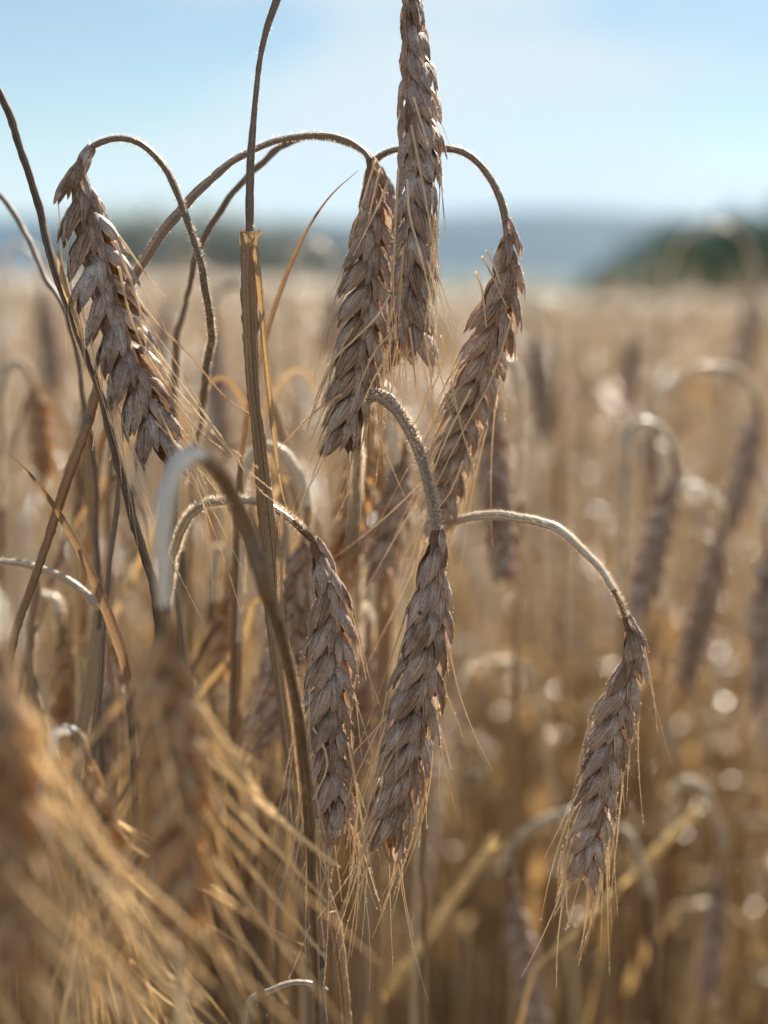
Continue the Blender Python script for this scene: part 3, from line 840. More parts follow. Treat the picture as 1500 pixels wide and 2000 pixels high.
# leaf sheath and flap on the tallest stalk are parts of that plant
tall = [o for o in bpy.data.objects if o.get('label', '').startswith('tallest')][0]
rg = np.random.default_rng(5)
Pt, rt0 = PATHS[tall.name]
k0 = int(np.argmin(np.linalg.norm(Pt-at(488, 454, .40), axis=1))); k1 = int(np.argmin(np.linalg.norm(Pt-at(622, 1874, .40), axis=1)))
Pl = Pt[k0:k1]; nl = len(Pl)
mb = MB()
rw = np.interp(np.linspace(0, 1, nl), [0, 0.01, 0.05, 0.2, 0.5, 0.9, 1.0], [0.0026, 0.0025, 0.0022, 0.0022, 0.0027, 0.0025, 0.0018])
tube(mb, Pl, rw*(1+0.03*rg.standard_normal(nl)), 14, 0.6, 0, jit=0.05, rg=rg, cap=False)
local(mb, np.array(tall.location)); mb.build('leaf_sheath', M_SHEATH, tall)
for pts, wdt, mt in (([(494, 458, .3965), (505, 540, .396), (513, 640, .396), (523, 740, .396), (534, 850, .396), (548, 950, .396), (562, 1000, .397)], 0.0011, M_LEAF),
                     ([(512, 600, .397), (516, 700, .397), (528, 820, .397), (540, 900, .398)], 0.0009, M_SHEATH),
                     ([(552, 1000, .397), (545, 1150, .396), (556, 1300, .396), (575, 1450, .396), (588, 1600, .396), (596, 1700, .396)], 0.0013, M_SHEATH)):
    Pq, _ = px_curve(pts, 44)
    mb = MB(); ribbon(mb, Pq, np.interp(np.linspace(0, 1, 44), [0, .1, .7, 1], [wdt*.5, wdt, wdt*.8, wdt*.1]), rg.random(), 0.7, twist=0.8, rg=rg)
    local(mb, np.array(tall.location)); mb.build('leaf', mt, tall)
for k, (dx, dy, dd_) in enumerate(((-14, -16, 0.001), (13, -12, -0.001), (17, 6, -0.003), (-10, 10, -0.0035))):
    Pq, _ = px_curve([(489+dx*0.7, 480, .3985+dd_), (489+dx, 462, .3982+dd_), (489+dx*1.35, 452+dy*0.4, .398+dd_)], 10)
    mb = MB(); ribbon(mb, Pq, np.linspace(0.0014, 0.0003, 10), rg.random(), 0.5, nrm0=np.array((dx*0.05, -1, 0)), rg=rg)
    local(mb, np.array(tall.location)); mb.build('leaf', M_SHEATH, tall)
Pq, _ = catmull([Pt[k1-2], Pt[k1], Pt[k1+1]*0.5+Pt[k1+2]*0.5], 9)
mb = MB(); tube(mb, Pq, 0.0020*np.array([0.8, .97, 1, .95, .93, .95, 1.0, .95, 0.8]), 14, 0.5, 0)
local(mb, np.array(tall.location)); mb.build('node', M_NODE, tall)

cane = [o for o in bpy.data.objects if o.get('label', '').startswith('large blurred golden')][0]
Pc, rc = PATHS[cane.name]
k0 = int(np.argmin(np.linalg.norm(Pc-at(440, 943, .3075), axis=1)))
Pq = Pc[k0:-12]
mb = MB(); tube(mb, Pq, rc[k0:-12]*np.interp(np.arange(len(Pq)), [0, 6, 30, 80], [1.02, 1.12, 1.15, 1.2])*(1+0.02*rg.standard_normal(len(Pq))), 12, 0.25, 0, jit=0.04, rg=rg, cap=False)
local(mb, np.array(cane.location)); mb.build('leaf_sheath', M_SHEATH, cane)
ctr = [o for o in bpy.data.objects if o.get('label', '').startswith('central rye ear')][0]
mb = MB(); c0 = at(820, 1197, .3875)-np.array(ctr.location)
kernel(mb, c0, np.array((0.2, 0, 1.0)), np.array((0, -1.0, 0)), 0.0013, 0.0006, 0.4, 0)
mb.build('black_speck', M_NODE, ctr)
GL = 'bare stalks crossing at the left'
stalk('jointed brown straw leaning down-left from a ragged joint under the hooked ear', [(192, 735, .405), (185, 775, .405), (165, 845, .405), (130, 940, .407), (95, 1050, .41), (60, 1150, .412), (28, 1240, .415), (5, 1350, .42)], 0.0014, M_SHEATH, 121, node=0.12,
      leaf=[([(182, 765, .403), (205, 720, .403), (212, 690, .404)], 0.0008, M_LEAF)])
stalk('dark orange-brown dry leaf blade curving down right at the middle of the left side', [(250, 1330, .42), (262, 1500, .43), (270, 1750, .44)], 0.0010, M_STEM, 122,
      leaf=[([(250, 1330, .42), (236, 1275, .415), (205, 1190, .41), (160, 1090, .405), (110, 1000, .40), (60, 930, .395), (15, 885, .39)], 0.0020, M_SHEATH)])
stalk('pale woolly stem bowing in low from the left edge', [(195, 1190, .43), (165, 1158, .43), (125, 1130, .43), (70, 1108, .43), (20, 1098, .43), (-40, 1100, .43), (-90, 1140, .43), (-110, 1300, .44)], 0.0011, M_SILVER, 123, fuzz=900)
stalk('thin dark straw standing just left of the front blurred ear', [(232, 935, .42), (228, 1000, .42), (214, 1100, .42), (203, 1220, .42), (195, 1350, .42), (178, 1500, .425), (168, 1700, .43)], 0.0009, M_STEM, 124)
stalk('broad golden straw standing behind the bottom left awns', [(200, 1120, .46), (190, 1250, .455), (165, 1400, .45), (148, 1550, .445), (140, 1700, .44), (138, 1950, .44)], 0.0020, M_SHEATH, 125)
stalk('tall greyish straw at the left edge bending towards the bottom corner', [(75, 1130, .46), (60, 1250, .455), (68, 1350, .45), (95, 1450, .445), (130, 1560, .44), (150, 1700, .44)], 0.0015, M_SHEATH, 126)
stalk('narrow brown leaf blade rising behind the tall stalk to the hidden ear arch', [(470, 900, .44), (462, 1050, .445), (455, 1300, .45), (450, 1700, .46)], 0.0012, M_SHEATH, 127,
      leaf=[([(470, 900, .44), (485, 800, .436), (505, 715, .43), (527, 635, .425), (552, 560, .42), (583, 485, .415), (612, 430, .412), (650, 378, .41), (700, 333, .408)], 0.0011, M_SHEATH)])
stalk('straight golden straw rising from the bottom edge, right of the dark node', [(650, 1780, .41), (662, 1850, .41), (672, 1930, .412), (680, 2040, .415)], 0.0018, M_SHEATH, 128, group='straws along the bottom edge')
stalk('broken white twig lying across the bottom edge left of the dark node', [(640, 1935, .41), (610, 1922, .41), (570, 1920, .41), (530, 1935, .41), (490, 1955, .41), (478, 2010, .41)], 0.0010, M_SILVER, 129, group='straws along the bottom edge')
stalk('grey straw at the bottom edge under the blurred front ear', [(348, 1840, .33), (350, 1900, .33), (352, 1980, .33), (353, 2080, .33)], 0.0013, M_PALE, 130, group='straws along the bottom edge')
stalk('thick tan straw leaning right at the bottom edge beside the awns', [(440, 1640, .36), (470, 1760, .36), (500, 1880, .36), (520, 2020, .36)], 0.0013, M_SHEATH, 131, group='straws along the bottom edge')

rt_ = np.random.default_rng(909)
for q in range(34):
    x0 = 20+rt_.random()*690; d0 = 0.46+0.22*rt_.random()
    y0 = 760+rt_.random()*520+(250 if x0 < 120 else 0)
    ln_ = rt_.normal()*0.22
    pts = [(x0+ln_*0, y0, d0), (x0-ln_*250+rt_.normal()*8, y0+260, d0+.005), (x0-ln_*500+rt_.normal()*12, y0+560, d0+.01), (x0-ln_*650, y0+900, d0+.015)]
    lf = []
    if q % 3 != 2:
        sg = 1 if rt_.random() < .5 else -1
        lf = [([(pts[1][0], pts[1][1], d0), (x0+sg*30, y0+60, d0-.004), (x0+sg*(70+40*rt_.random()), y0-90+60*rt_.random(), d0-.01), (x0+sg*(120+50*rt_.random()), y0+60*rt_.random(), d0-.01), (x0+sg*150, y0+160, d0-.012)], 0.0010+0.0008*rt_.random(), (M_LEAF, M_SHEATH)[q % 2])]
    stalk('thin dry straw, one of the soft tangle standing behind the sharp left and centre ears', pts, 0.0008+0.0007*rt_.random(), (M_SHEATH, M_PALE, M_STEM)[q % 3], 1000+q, group='tangle of thin straws behind the sharp ears', leaf=lf)

# slightly to strongly blurred ears one can pick out behind the sharp ones
GB = 'blurred rye plants one can pick out behind'
def soft(label, stem, ear, seed, width=0.0145, mat=None, golden=False, roll=0.5, aw=(0.5, 0.015, 0.04)):
    HP('rye_plant', label, stem=stem, ear=ear, seed=seed, width=width*1.08, roll=roll, rs=(0.0019, 0.0014), fuzz=1500, fuzzlen=(0.0009, 0.0018), husk=None if golden else M_TAN, stemmat=mat or M_SILVER, golden=golden,
       awns=aw, barbs=False, cil=0, group=GB)
soft('soft rye ear hanging behind the shaggy ear, stem looping past the tall stalk',
     [(600, 1040, .47), (598, 985, .47), (580, 925, .47), (548, 882, .47), (515, 870, .47), (485, 895, .47), (472, 960, .47), (465, 1200, .48), (460, 1600, .5)],
     [(600, 1040, .47), (590, 1090, .47), (575, 1170, .47), (560, 1260, .47), (545, 1360, .475), (520, 1450, .48)], 201)
soft('soft rye ear leaning left between the tall stalk and the front blurred ear',
     [(585, 1190, .52), (560, 1165, .52), (530, 1180, .52), (515, 1250, .52), (512, 1500, .53)],
     [(585, 1190, .52), (570, 1240, .52), (540, 1320, .52), (510, 1400, .52), (480, 1490, .52)], 202)
soft('dim rye ear hanging behind the lower end of the bright rimmed ear',
     [(965, 760, .56), (970, 720, .56), (990, 700, .56), (1010, 730, .56), (1015, 850, .57), (1010, 1200, .6)],
     [(965, 760, .56), (960, 820, .56), (965, 920, .56), (975, 1020, .56), (985, 1130, .56)], 203, 0.014)
soft('dim golden rye ear hanging below the half hidden pinkish ear',
     [(725, 800, .50), (728, 770, .50), (745, 755, .50), (760, 780, .50), (765, 900, .5), (760, 1200, .52)],
     [(725, 800, .50), (715, 850, .50), (700, 940, .50), (680, 1040, .50), (660, 1130, .50)], 204, 0.014, golden=True)
soft('blurred rye ear with white hooked neck, upper of two hooks at right',
     [(1322, 925, .64), (1312, 880, .64), (1290, 835, .64), (1262, 822, .64), (1232, 840, .64), (1222, 900, .64), (1215, 1100, .65), (1212, 1500, .68)],
     [(1322, 925, .64), (1305, 975, .64), (1285, 1040, .64), (1268, 1110, .64), (1250, 1190, .64)], 205, 0.0155)
soft('blurred rye ear under the lower white hook at the far right',
     [(1408, 1030, .66), (1402, 985, .66), (1375, 955, .66), (1335, 955, .66), (1305, 985, .66), (1295, 1060, .66), (1290, 1400, .68)],
     [(1408, 1030, .66), (1395, 1100, .66), (1375, 1180, .66), (1355, 1260, .66), (1335, 1340, .66)], 206, 0.0140)
soft('blurred rye ear at the right edge below the wide faint arch',
     [(1482, 800, .72), (1465, 750, .72), (1425, 720, .72), (1370, 720, .72), (1320, 740, .72), (1285, 800, .72), (1270, 1000, .74)],
     [(1482, 800, .72), (1465, 870, .72), (1445, 950, .72), (1425, 1030, .72)], 207, 0.0150)
soft('blurred rye ear cut by the right edge, halfway down',
     [(1500, 1070, .62), (1495, 1020, .62), (1510, 985, .62), (1540, 990, .62), (1560, 1100, .62), (1565, 1500, .65)],
     [(1500, 1070, .62), (1500, 1150, .62), (1495, 1250, .62), (1488, 1370, .62)], 208, 0.0150)
soft('low blurred rye ear under a faint white arch, left of the solitary drooping ear',
     [(1000, 1730, .62), (988, 1690, .62), (1010, 1640, .62), (1060, 1603, .62), (1120, 1590, .62), (1190, 1605, .62), (1240, 1650, .62), (1265, 1760, .63), (1275, 2000, .65)],
     [(1000, 1730, .62), (1010, 1800, .62), (1030, 1900, .62), (1050, 2000, .62)], 209, 0.0150)
soft('faint curved stalk ear low on the right side beneath the far right hooks',
     [(1405, 1700, .70), (1410, 1640, .70), (1395, 1580, .70), (1365, 1535, .70), (1330, 1530, .70), (1310, 1580, .70), (1300, 1800, .72)],
     [(1405, 1700, .70), (1400, 1780, .70), (1392, 1860, .70), (1380, 1950, .70)], 210, 0.0130)
soft('blurred pale ear seen between the tall stalk and the hooked stem',
     [(425, 640, .78), (415, 600, .78), (432, 565, .78), (475, 555, .78), (510, 585, .78), (530, 680, .79), (535, 1000, .8)],
     [(425, 640, .78), (418, 700, .78), (425, 780, .78), (435, 870, .78)], 211, 0.0150)
soft('backlit golden ear glowing at the left edge beside the crossing stalks',
     [(62, 745, .60), (48, 715, .60), (25, 712, .60), (5, 750, .60), (0, 900, .61), (0, 1200, .63)],
     [(62, 745, .60), (72, 790, .60), (80, 850, .60), (88, 930, .60)], 212, 0.0120, golden=True)

soft('soft ear low behind the crossing stalks, left of the candy-cane bend',
     [(120, 1230, .52), (112, 1180, .52), (85, 1160, .52), (60, 1190, .52), (55, 1400, .53)], [(120, 1230, .52), (128, 1290, .52), (132, 1380, .52), (130, 1470, .52)], 221, 0.0140, golden=True)
soft('soft golden ear glowing between candy-cane bend and tall stalk',
     [(452, 1140, .56), (455, 1100, .56), (440, 1075, .56), (420, 1095, .56), (412, 1300, .57)], [(452, 1140, .56), (445, 1190, .56), (436, 1250, .56), (430, 1310, .56)], 222, 0.0125, golden=True)
soft('soft pale ear behind the lower end of the central ears, its tip pointing left',
     [(790, 880, .50), (792, 840, .50), (775, 810, .50), (750, 830, .50), (745, 1000, .51)], [(790, 880, .50), (780, 950, .50), (762, 1030, .50), (745, 1110, .50)], 223, 0.0140)
soft('soft ear between shaggy ear and central ear, low down',
     [(720, 1250, .54), (722, 1210, .54), (705, 1185, .54), (690, 1210, .54), (688, 1500, .55)], [(720, 1250, .54), (716, 1320, .54), (708, 1400, .54), (700, 1490, .54)], 224, 0.0130)
soft('soft dark ear low at the left edge behind the fanning awns',
     [(225, 1290, .50), (222, 1250, .50), (205, 1235, .50), (190, 1270, .50), (186, 1500, .51)], [(225, 1290, .50), (222, 1360, .50), (212, 1440, .50), (200, 1520, .50)], 225, 0.0135)
soft('tall whitish arching plant at the right edge rising above the dark trees',
     [(1475, 560, 1.35), (1468, 500, 1.35), (1440, 455, 1.35), (1400, 440, 1.35), (1350, 455, 1.35), (1315, 500, 1.35), (1295, 600, 1.36), (1285, 900, 1.38)],
     [(1475, 560, 1.35), (1465, 620, 1.35), (1450, 690, 1.35), (1440, 750, 1.35)], 213, 0.0190)
soft('pale blurred ear right of the bright rimmed ear, below the blue hills',
     [(1045, 650, .85), (1040, 620, .85), (1052, 596, .85), (1075, 600, .85), (1085, 660, .86), (1090, 900, .88)],
     [(1045, 650, .85), (1050, 710, .85), (1058, 780, .85), (1068, 850, .85)], 214, 0.0150)
soft('blurred plant left of the tall stalk with its faint arch just above the field edge',
     [(330, 590, 1.0), (335, 550, 1.0), (360, 520, 1.0), (395, 525, 1.0), (410, 570, 1.0), (412, 800, 1.02)],
     [(330, 590, 1.0), (322, 640, 1.0), (315, 700, 1.0)], 215, 0.0150)
soft('blurred plant right of the tall stalk whose arch meets the dark tree band',
     [(655, 560, 1.05), (650, 510, 1.05), (625, 478, 1.05), (590, 480, 1.05), (570, 530, 1.05), (565, 800, 1.06)],
     [(655, 560, 1.05), (650, 610, 1.05), (640, 680, 1.05)], 216, 0.0150)
soft('blurred plant far left, arch level with the horizon beside the edge',
     [(80, 560, .9), (75, 510, .9), (50, 480, .9), (15, 490, .9), (0, 560, .9), (-5, 900, .92)],
     [(80, 560, .9), (90, 620, .9), (100, 700, .9), (104, 760, .9)], 217, 0.0150)
soft('blurred plant below the dark trees, its arch just under the field edge',
     [(1240, 650, 1.0), (1232, 610, 1.0), (1205, 585, 1.0), (1170, 590, 1.0), (1150, 640, 1.0), (1145, 900, 1.02)],
     [(1240, 650, 1.0), (1236, 700, 1.0), (1228, 770, 1.0)], 218, 0.0150)

# couch grass spikes: yellow seed heads standing at a slant near the bottom right
def grass_spike(label, pts, seed, n, ln, d):
    rg = np.random.default_rng(seed)
    P, L = px_curve(pts, 80, d)
    P2 = np.vstack([P, to_ground(P, 0.5)])
    root = P2[-1].copy()
    rt = empty('grass_spike', root); tag(rt, label, 'grass spike', 'yellow grass spikes at the bottom right')
    mb = MB(); tube(mb, P2, 0.0006, 6, 0.4, 0); local(mb, root); mb.build('stem', M_YEL, rt)
    T, N, B = frames(P)
    for q in range(n):
        i = int(q/n*72)+2
        s = 1 if q % 2 else -1
        mb = MB()
        for a in (-0.5, 0.1, 0.6):
            D = -T[i]+N[i]*s*0.22+B[i]*a*0.3
            scale_leaf(mb, P[i], D, N[i]*s+B[i]*a, ln*(0.9+0.2*rg.random()), ln*0.32, rg.random(), 5, 7, rg=rg)
        local(mb, root); mb.build('seed_husk', M_YEL, rt)
    return rt
grass_spike('bright yellow grass spike slanting up right from the bottom edge', [(950, 1665), (915, 1715), (870, 1780), (820, 1850), (770, 1920), (720, 1990)], 301, 26, 0.0115, 0.62)
grass_spike('short pale yellow grass spike right of the solitary ear tip', [(1340, 1605), (1300, 1645), (1255, 1690), (1215, 1730), (1195, 1760)], 302, 10, 0.0115, 0.66)
grass_spike('small yellow grass spike with spaced seeds below the solitary ear', [(1175, 1765), (1140, 1800), (1105, 1838), (1070, 1868), (1040, 1900)], 303, 5, 0.0080, 0.54)

# ------------------------------------------------------------------ background rye: prototypes copied one by one
def proto_parts(seed, lean, ear_ang, hgt=1.0, simple=False):
    """stem / ear / leaf builders of a whole plant standing at the origin, bending towards +X"""
    rg = np.random.default_rng(seed)
    rb = 0.030+0.018*rg.random()
    top = hgt
    pts = [np.array((0, 0, 0)), np.array((lean*0.2, 0.01, top*0.4)), np.array((lean*0.6, 0, top*0.75))]
    x0 = lean; z0 = top-rb
    pts.append(np.array((x0, 0, z0)))
    for a in np.linspace(35, 150+ear_ang, 5):
        pts.append(np.array((x0+rb*(1-cos(R(a))), 0.004*rg.normal(), z0+rb*sin(R(a)))))
    P, L = catmull(pts, 22 if simple else 44)
    d = nrm(P[-1]-P[-2])
    e0 = P[-1]
    el = 0.085+0.03*rg.random()
    epts = [e0]
    dd = d.copy()
    for k in range(4):
        dd = nrm(dd+np.array((0.0, 0, -0.45)))
        epts.append(epts[-1]+dd*el/4)
    E, EL = catmull(epts, 60)
    return rg, P, E

def low_ear(mb, E, rg, n, res, k=1.0, awn_n=20, mi=0, ma=1):
    T, N, B = frames(E)
    for q in range(n):
        t = 0.02+0.9*q/(n-1); i = int(t*59)
        s = 1 if q % 2 else -1
        env = ear_env(t)
        X, Y, Tt = N[i], B[i], T[i]
        for y in ((1, -1) if res > 3 else (0,)):
            al = 0.42*env+0.12
            D = Tt*cos(al)+(s*X*0.75+y*Y*0.75)*sin(al)
            scale_leaf(mb, E[i]+s*X*0.001+y*Y*0.001, D, s*X*0.8+y*Y*0.7, 0.0145*(.6+.4*env), 0.0033*(.6+.4*env)*(1 if y else 1.7), rg.random(), 3, res, rg=rg, mat=mi)
    for q in range(awn_n):
        i = rg.integers(15, 58)
        d = T[i]+rg.standard_normal(3)*0.28
        P0 = E[i]; L = 0.03+0.035*rg.random()
        pts = P0+nrm(d)*L*np.linspace(0.1, 1, 3)[:, None]
        tube(mb, pts, np.array([0.00032, 0.00025, 0.0001]), 3, rg.random(), ma, cap=False)

protos = []
for i in range(7):
    rg, P, E = proto_parts(400+i, 0.03+0.06*np.random.default_rng(i).random(), (-20, 5, 20, -35, 10, 25, -5)[i])
    mb = MB(); tube(mb, P, np.linspace(0.0019, 0.0012, len(P)), 6, rg.random(), 0)
    sm = mb.mesh('stem', [M_SHEATH if i % 2 else M_PALE])
    mb = MB(); low_ear(mb, E, rg, 24, 5, awn_n=26)
    em = mb.mesh('ear', [M_FIELD, M_AWN])
    lm = []
    for z in (0.45, 0.70):
        a = rg.random()*6.28
        dr = np.array((cos(a), sin(a), 0))
        p = np.array((0.02, 0, z))
        pts = [p, p+dr*0.02+np.array((0, 0, .09)), p+dr*0.06+np.array((0, 0, .13)), p+dr*0.11+np.array((0, 0, 0.08)), p+dr*0.13+np.array((0, 0, -0.05))]
        Q, _ = catmull(pts, 14)
        mb = MB(); ribbon(mb, Q, np.interp(np.linspace(0, 1, 14), [0, .3, 1], [0.003, 0.0045, 0.0008]), rg.random(), 0.4, nrm0=np.array((0, 0, 1.0))+dr*0.3, twist=1.5, nu=3, rg=rg)
        lm.append(mb.mesh('leaf', [M_LEAF]))
    protos.append((sm, em, lm))

rg = np.random.default_rng(77)
GF = 'blurred rye plants of the field behind'
LABELS = ('blurred dry rye plant with nodding ear, among the nearest behind the sharp ears',
          'small blurred rye plant with nodding ear, one of many farther back in field')
placed = []
count = 0
tries = 0
HT = tan_h = math.tan(R(17.0))
while count < 215 and tries < 60000:
    tries += 1
    yy = 0.70+(2.55-0.70)*math.sqrt(rg.random())
    xx = (rg.random()*2-1)*(HT*yy+0.02)
    if any((xx-a)**2+(yy-b)**2 < 0.045**2 for a, b in placed): continue
    hgt = 1.035+0.045*rg.normal()
    if yy < 1.0: hgt = min(hgt, 1.02)
    hgt = min(hgt, 1.16)
    if xx/yy > 0.02: hgt = min(hgt, 1.08)
    placed.append((xx, yy))
    sm, em, lm = protos[rg.integers(0, len(protos))]
    root = empty('rye_plant', (xx, yy, float(terr(xx, yy))))
    root.rotation_euler = (rg.normal()*0.04, rg.normal()*0.04, rg.random()*6.28)
    root.scale = (hgt, hgt, hgt)
    tag(root, LABELS[0 if yy < 1.5 else 1], 'rye plant', GF if yy < 1.5 else 'rye plants farther back in the field')
    for nm, me in (('stem', sm), ('ear', em), ('leaf', lm[0]), ('leaf', lm[1])):
        o = bpy.data.objects.new(nm, me); COL.objects.link(o); o.parent = root
    count += 1

# the rest of the crop: one mesh nobody could count
far = []
for i in range(6):
    r2, P, E = proto_parts(500+i, 0.03+0.01*i, (-20, 5, 20, -35, 10, 25)[i], simple=True)
    mb = MB()
    tube(mb, P[::2], np.linspace(0.0022, 0.0014, len(P[::2])), 3, r2.random(), 1, cap=False)
    low_ear(mb, E, r2, 12, 3, awn_n=7, mi=0, ma=2)
    for z in (0.35, 0.6, 0.72):
        a = r2.random()*6.28; dr = np.array((cos(a), sin(a), 0)); p = np.array((0.02, 0, z))
        Q = np.array([p, p+dr*0.03+np.array((0, 0, .10)), p+dr*0.10+np.array((0, 0, .10)), p+dr*0.13+np.array((0, 0, -0.04))])
        ribbon(mb, Q, np.array([0.004, 0.006, 0.005, 0.001]), r2.random(), 0.3, nrm0=np.array((0, 0, 1.0))+dr*0.3, nu=3, mat=3)
    far.append((np.concatenate(mb.v), np.concatenate(mb.t), mb.f, mb.m))
crop = MB()
def sow(n, y0, y1, halfw, cond, hm, hs, mn=0.8, mx_=1.10):
    c = 0
    while c < n:
        yy = y0+(y1-y0)*rg.random()**0.62 if y1 > 4 else y0+(y1-y0)*rg.random()
        xx = (rg.random()*2-1)*halfw(yy)
        if not cond(xx, yy): c += 1; continue
        V, Tx, Fs, Ms = far[rg.integers(0, 6)]
        s = float(np.clip(hm+hs*rg.normal(), mn, mx_)); a = rg.random()*6.28
        ca, sa = cos(a)*s, sin(a)*s
        W = np.stack([V[:, 0]*ca-V[:, 1]*sa+xx, V[:, 0]*sa+V[:, 1]*ca+yy, V[:, 2]*s+float(terr(xx, yy))], 1)
        base = crop.n
        crop.v.append(W); crop.t.append(Tx)
        for f_, m_ in zip(Fs, Ms):
            crop.f.append(f_+base); crop.m.append(m_)
        crop.n += len(W)
        c += 1
sow(5200, 2.5, 13.0, lambda y: 0.36*y+0.8, lambda x, y: True, 1.03, 0.05)
sow(1000, 1.1, 2.6, lambda y: 0.34*y+0.1, lambda x, y: True, 0.90, 0.05, 0.72, 0.985)    # low dense stand under the taller plants
sow(1100, 0.3, 2.6, lambda y: 2.0, lambda x, y: abs(x) > 0.31*y+0.10, 1.02, 0.05)        # beside the view
sow(260, 3.2, 9.5, lambda y: 0.36*y+0.5, lambda x, y: True, 1.16, 0.04, 1.1, 1.27)
# merge by material arity for speed
cr = crop.build('rye_crop', [M_FIELD, M_PALE, M_AWN, M_LEAF])
tag(cr, 'dense pale mass of ripe rye filling the field to its far edge', 'crop', kind='stuff')

# canopy of the crop beyond counting distance
def can(x, y):
    return terr(x, y)+0.98+0.05*np.sin(x*2.1+y*0.8)*np.sin(y*0.9-x*1.2)+0.03*np.sin(x*9+y*3)*np.sin(y*7-x*2)
xs = np.concatenate([-np.geomspace(160, 0.5, 70), np.geomspace(0.5, 160, 70)])
ys = np.concatenate([[10.9], np.geomspace(11, 120, 110)])
V, F = grid_sheet(xs, ys, can)
V[:, 2] += rg.normal(0, 0.04, len(V))
V[V[:, 1] < 10.95, 2] = 0.0
mb = MB(); mb.add(V, np.zeros_like(V), F)
o = mb.build('far_crop', M_CANOPY)
tag(o, 'far end of the pale rye field merging into one tan band', 'crop', kind='stuff')

# ------------------------------------------------------------------ trees
def leaf_mat(name, c0, c1):
    m, N, L = newmat(name)
    at_ = N.new('ShaderNodeAttribute'); at_.attribute_name = 'tex'
    sp = N.new('ShaderNodeSeparateXYZ'); L.new(at_.outputs['Vector'], sp.inputs[0])
    c = ramp(N, L, sp.outputs[2], [(0.0, c0), (1.0, c1)])
    d = N.new('ShaderNodeBsdfDiffuse'); L.new(c, d.inputs[0])
    t = N.new('ShaderNodeBsdfTranslucent'); L.new(c, t.inputs[0])
    ms = N.new('ShaderNodeMixShader'); ms.inputs[0].default_value = 0.25
    L.new(d.outputs[0], ms.inputs[1]); L.new(t.outputs[0], ms.inputs[2])
    o = N.new('ShaderNodeOutputMaterial'); L.new(ms.outputs[0], o.inputs[0])
    return m
M_TREE = leaf_mat('tree_leaves', (0.016, 0.032, 0.014), (0.045, 0.075, 0.028))
M_TREE2 = leaf_mat('hazed_olive_leaves', (0.14, 0.15, 0.125), (0.22, 0.225, 0.185))  # distance haze painted into the leaf colour as a lighter, greyer olive
M_BARK = noise_mat('bark', [(0.4, (0.06, 0.045, 0.035)), (0.6, (0.14, 0.11, 0.08))], 6)

def tree_meshes(seed, H, Wd, mat, leafs=1500, ls=0.45):
    rg = np.random.default_rng(seed)
    tb = MB()
    tr, _ = catmull([np.array((0, 0, -0.5)), np.array((0.1, 0, H*.3)), np.array((-.1, .1, H*.6)), np.array((0, 0, H*.85))], 14)
    tube(tb, tr, np.linspace(H*0.03, H*0.006, 14), 8, 0.5, 0)
    for k in range(7):
        a = k*2.4; z = H*(0.25+0.07*k); b = np.array((0, 0, z))
        e = b+np.array((cos(a)*Wd*.38, sin(a)*Wd*.38, H*.15))
        Q, _ = catmull([b, (b+e)/2+np.array((0, 0, -.1)), e], 7)
        tube(tb, Q, np.linspace(H*0.012, H*0.003, 7), 5, 0.5, 0)
    cl = []
    for k in range(26):
        a = rg.random()*6.28; u = rg.random()*2-1
        r = 0.62+0.38*rg.random()
        cl.append((np.array((cos(a)*math.sqrt(1-u*u)*Wd*.5*r, sin(a)*math.sqrt(1-u*u)*Wd*.5*r, H*.58+u*H*.38*r)), (0.16+0.14*rg.random())*Wd, rg.random()))
    cb = MB(); vs, ts, fs = [], [], []
    for q in range(leafs):
        c, r, sh = cl[rg.integers(0, 26)]
        p = c+nrm(rg.standard_normal(3))*r*rg.random()**0.4
        a1 = nrm(rg.standard_normal(3)); a2 = nrm(np.cross(a1, rg.standard_normal(3)))
        s = ls*(0.6+0.8*rg.random())
        k = len(vs)
        vs += [p-a1*s*.5, p+a2*s*.3, p+a1*s*.5, p-a2*s*.3]
        ts += [(0, 0, min(1, sh*.7+.3*rg.random()))]*4
        fs.append((k, k+1, k+2, k+3))
    cb.add(vs, ts, fs, 0)
    return tb.mesh('trunk', [M_BARK]), cb.mesh('crown', [mat], smooth=False)

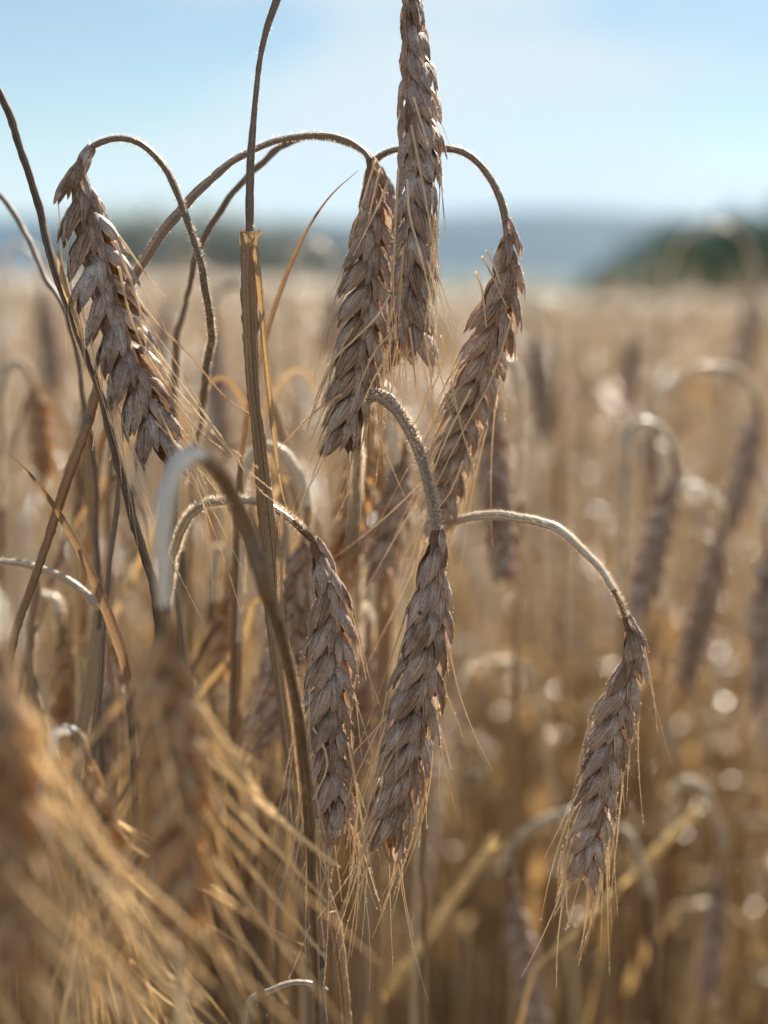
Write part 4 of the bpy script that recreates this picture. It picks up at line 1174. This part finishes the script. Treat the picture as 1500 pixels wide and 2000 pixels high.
tm = [tree_meshes(600+i, 9.0, 8.5, M_TREE if i < 3 else M_TREE2) for i in range(5)]
trees = [  # px, py of the top, distance, kind, label
    (1500, 380, 78, 0, 'tallest dark green tree at the right end of the tree row'),
    (1425, 398, 84, 1, 'dark green tree second from the right end of the row'),
    (1355, 418, 92, 2, 'rounded dark tree in the middle of the right-hand row'),
    (1290, 450, 102, 0, 'lower dark tree left of the rounded one at the right'),
    (1225, 486, 116, 1, 'small dark tree second from the left end of the right-hand row'),
    (1165, 520, 124, 2, 'smallest dark tree at the left end of the right-hand row'),
    (1600, 392, 80, 2, 'dark tree standing just past the right edge'),
    (655, 452, 210, 3, 'hazy olive tree between the tall stalk and the half hidden ear'),
    (570, 436, 200, 4, 'hazy olive tree right behind the bent leaf blade'),
    (500, 420, 190, 3, 'hazy olive tree directly behind the tall stalk'),
    (430, 410, 195, 4, 'hazy olive tree between the crossing arches and the tall stalk'),
    (345, 404, 200, 3, 'hazy olive tree where the hooked stem crosses the long arch'),
    (268, 408, 205, 4, 'hazy olive tree just right of the hooked ear'),
    (195, 425, 220, 3, 'hazy olive tree behind the top of the hooked ear')]
for px, py, d, kd, lab in trees:
    x = (px-750)/FPX*d
    zg = float(terr(x, d))
    H = CAM_H+d*math.tan(math.atan((1000-py)/FPX)-PITCH)-zg
    root = empty('tree', (x, d, zg-0.2))
    tag(root, lab, 'tree', 'trees in the dark row at the right' if kd < 3 else 'hazy trees beyond the field at the left')
    s = H/9.0*1.02
    root.scale = (s*1.1, s*1.1, s); root.rotation_euler.z = px*0.37
    for nm, me in zip(('trunk', 'crown'), tm[kd]):
        o = bpy.data.objects.new(nm, me); COL.objects.link(o); o.parent = root

# ------------------------------------------------------------------ haze
HAZE = 0.00008
if HAZE:
    bm = MB()
    x0, x1, y0, y1, z0, z1 = -4100, 4100, -450, 5100, -46, 190
    V = [(x, y, z) for z in (z0, z1) for y in (y0, y1) for x in (x0, x1)]
    bm.add(V, np.zeros((8, 3)), [(0, 2, 3, 1), (4, 5, 7, 6), (0, 1, 5, 4), (2, 6, 7, 3), (0, 4, 6, 2), (1, 3, 7, 5)])
    m, N, L = newmat('haze_air')
    pv = N.new('ShaderNodeVolumePrincipled')
    pv.inputs['Color'].default_value = (0.36, 0.60, 1.0, 1)
    pv.inputs['Density'].default_value = HAZE
    o_ = N.new('ShaderNodeOutputMaterial'); L.new(pv.outputs[0], o_.inputs['Volume'])
    hz = bm.build('haze', m, smooth=False)
    tag(hz, 'thin blue summer haze over the field and hills', 'haze', kind='stuff')
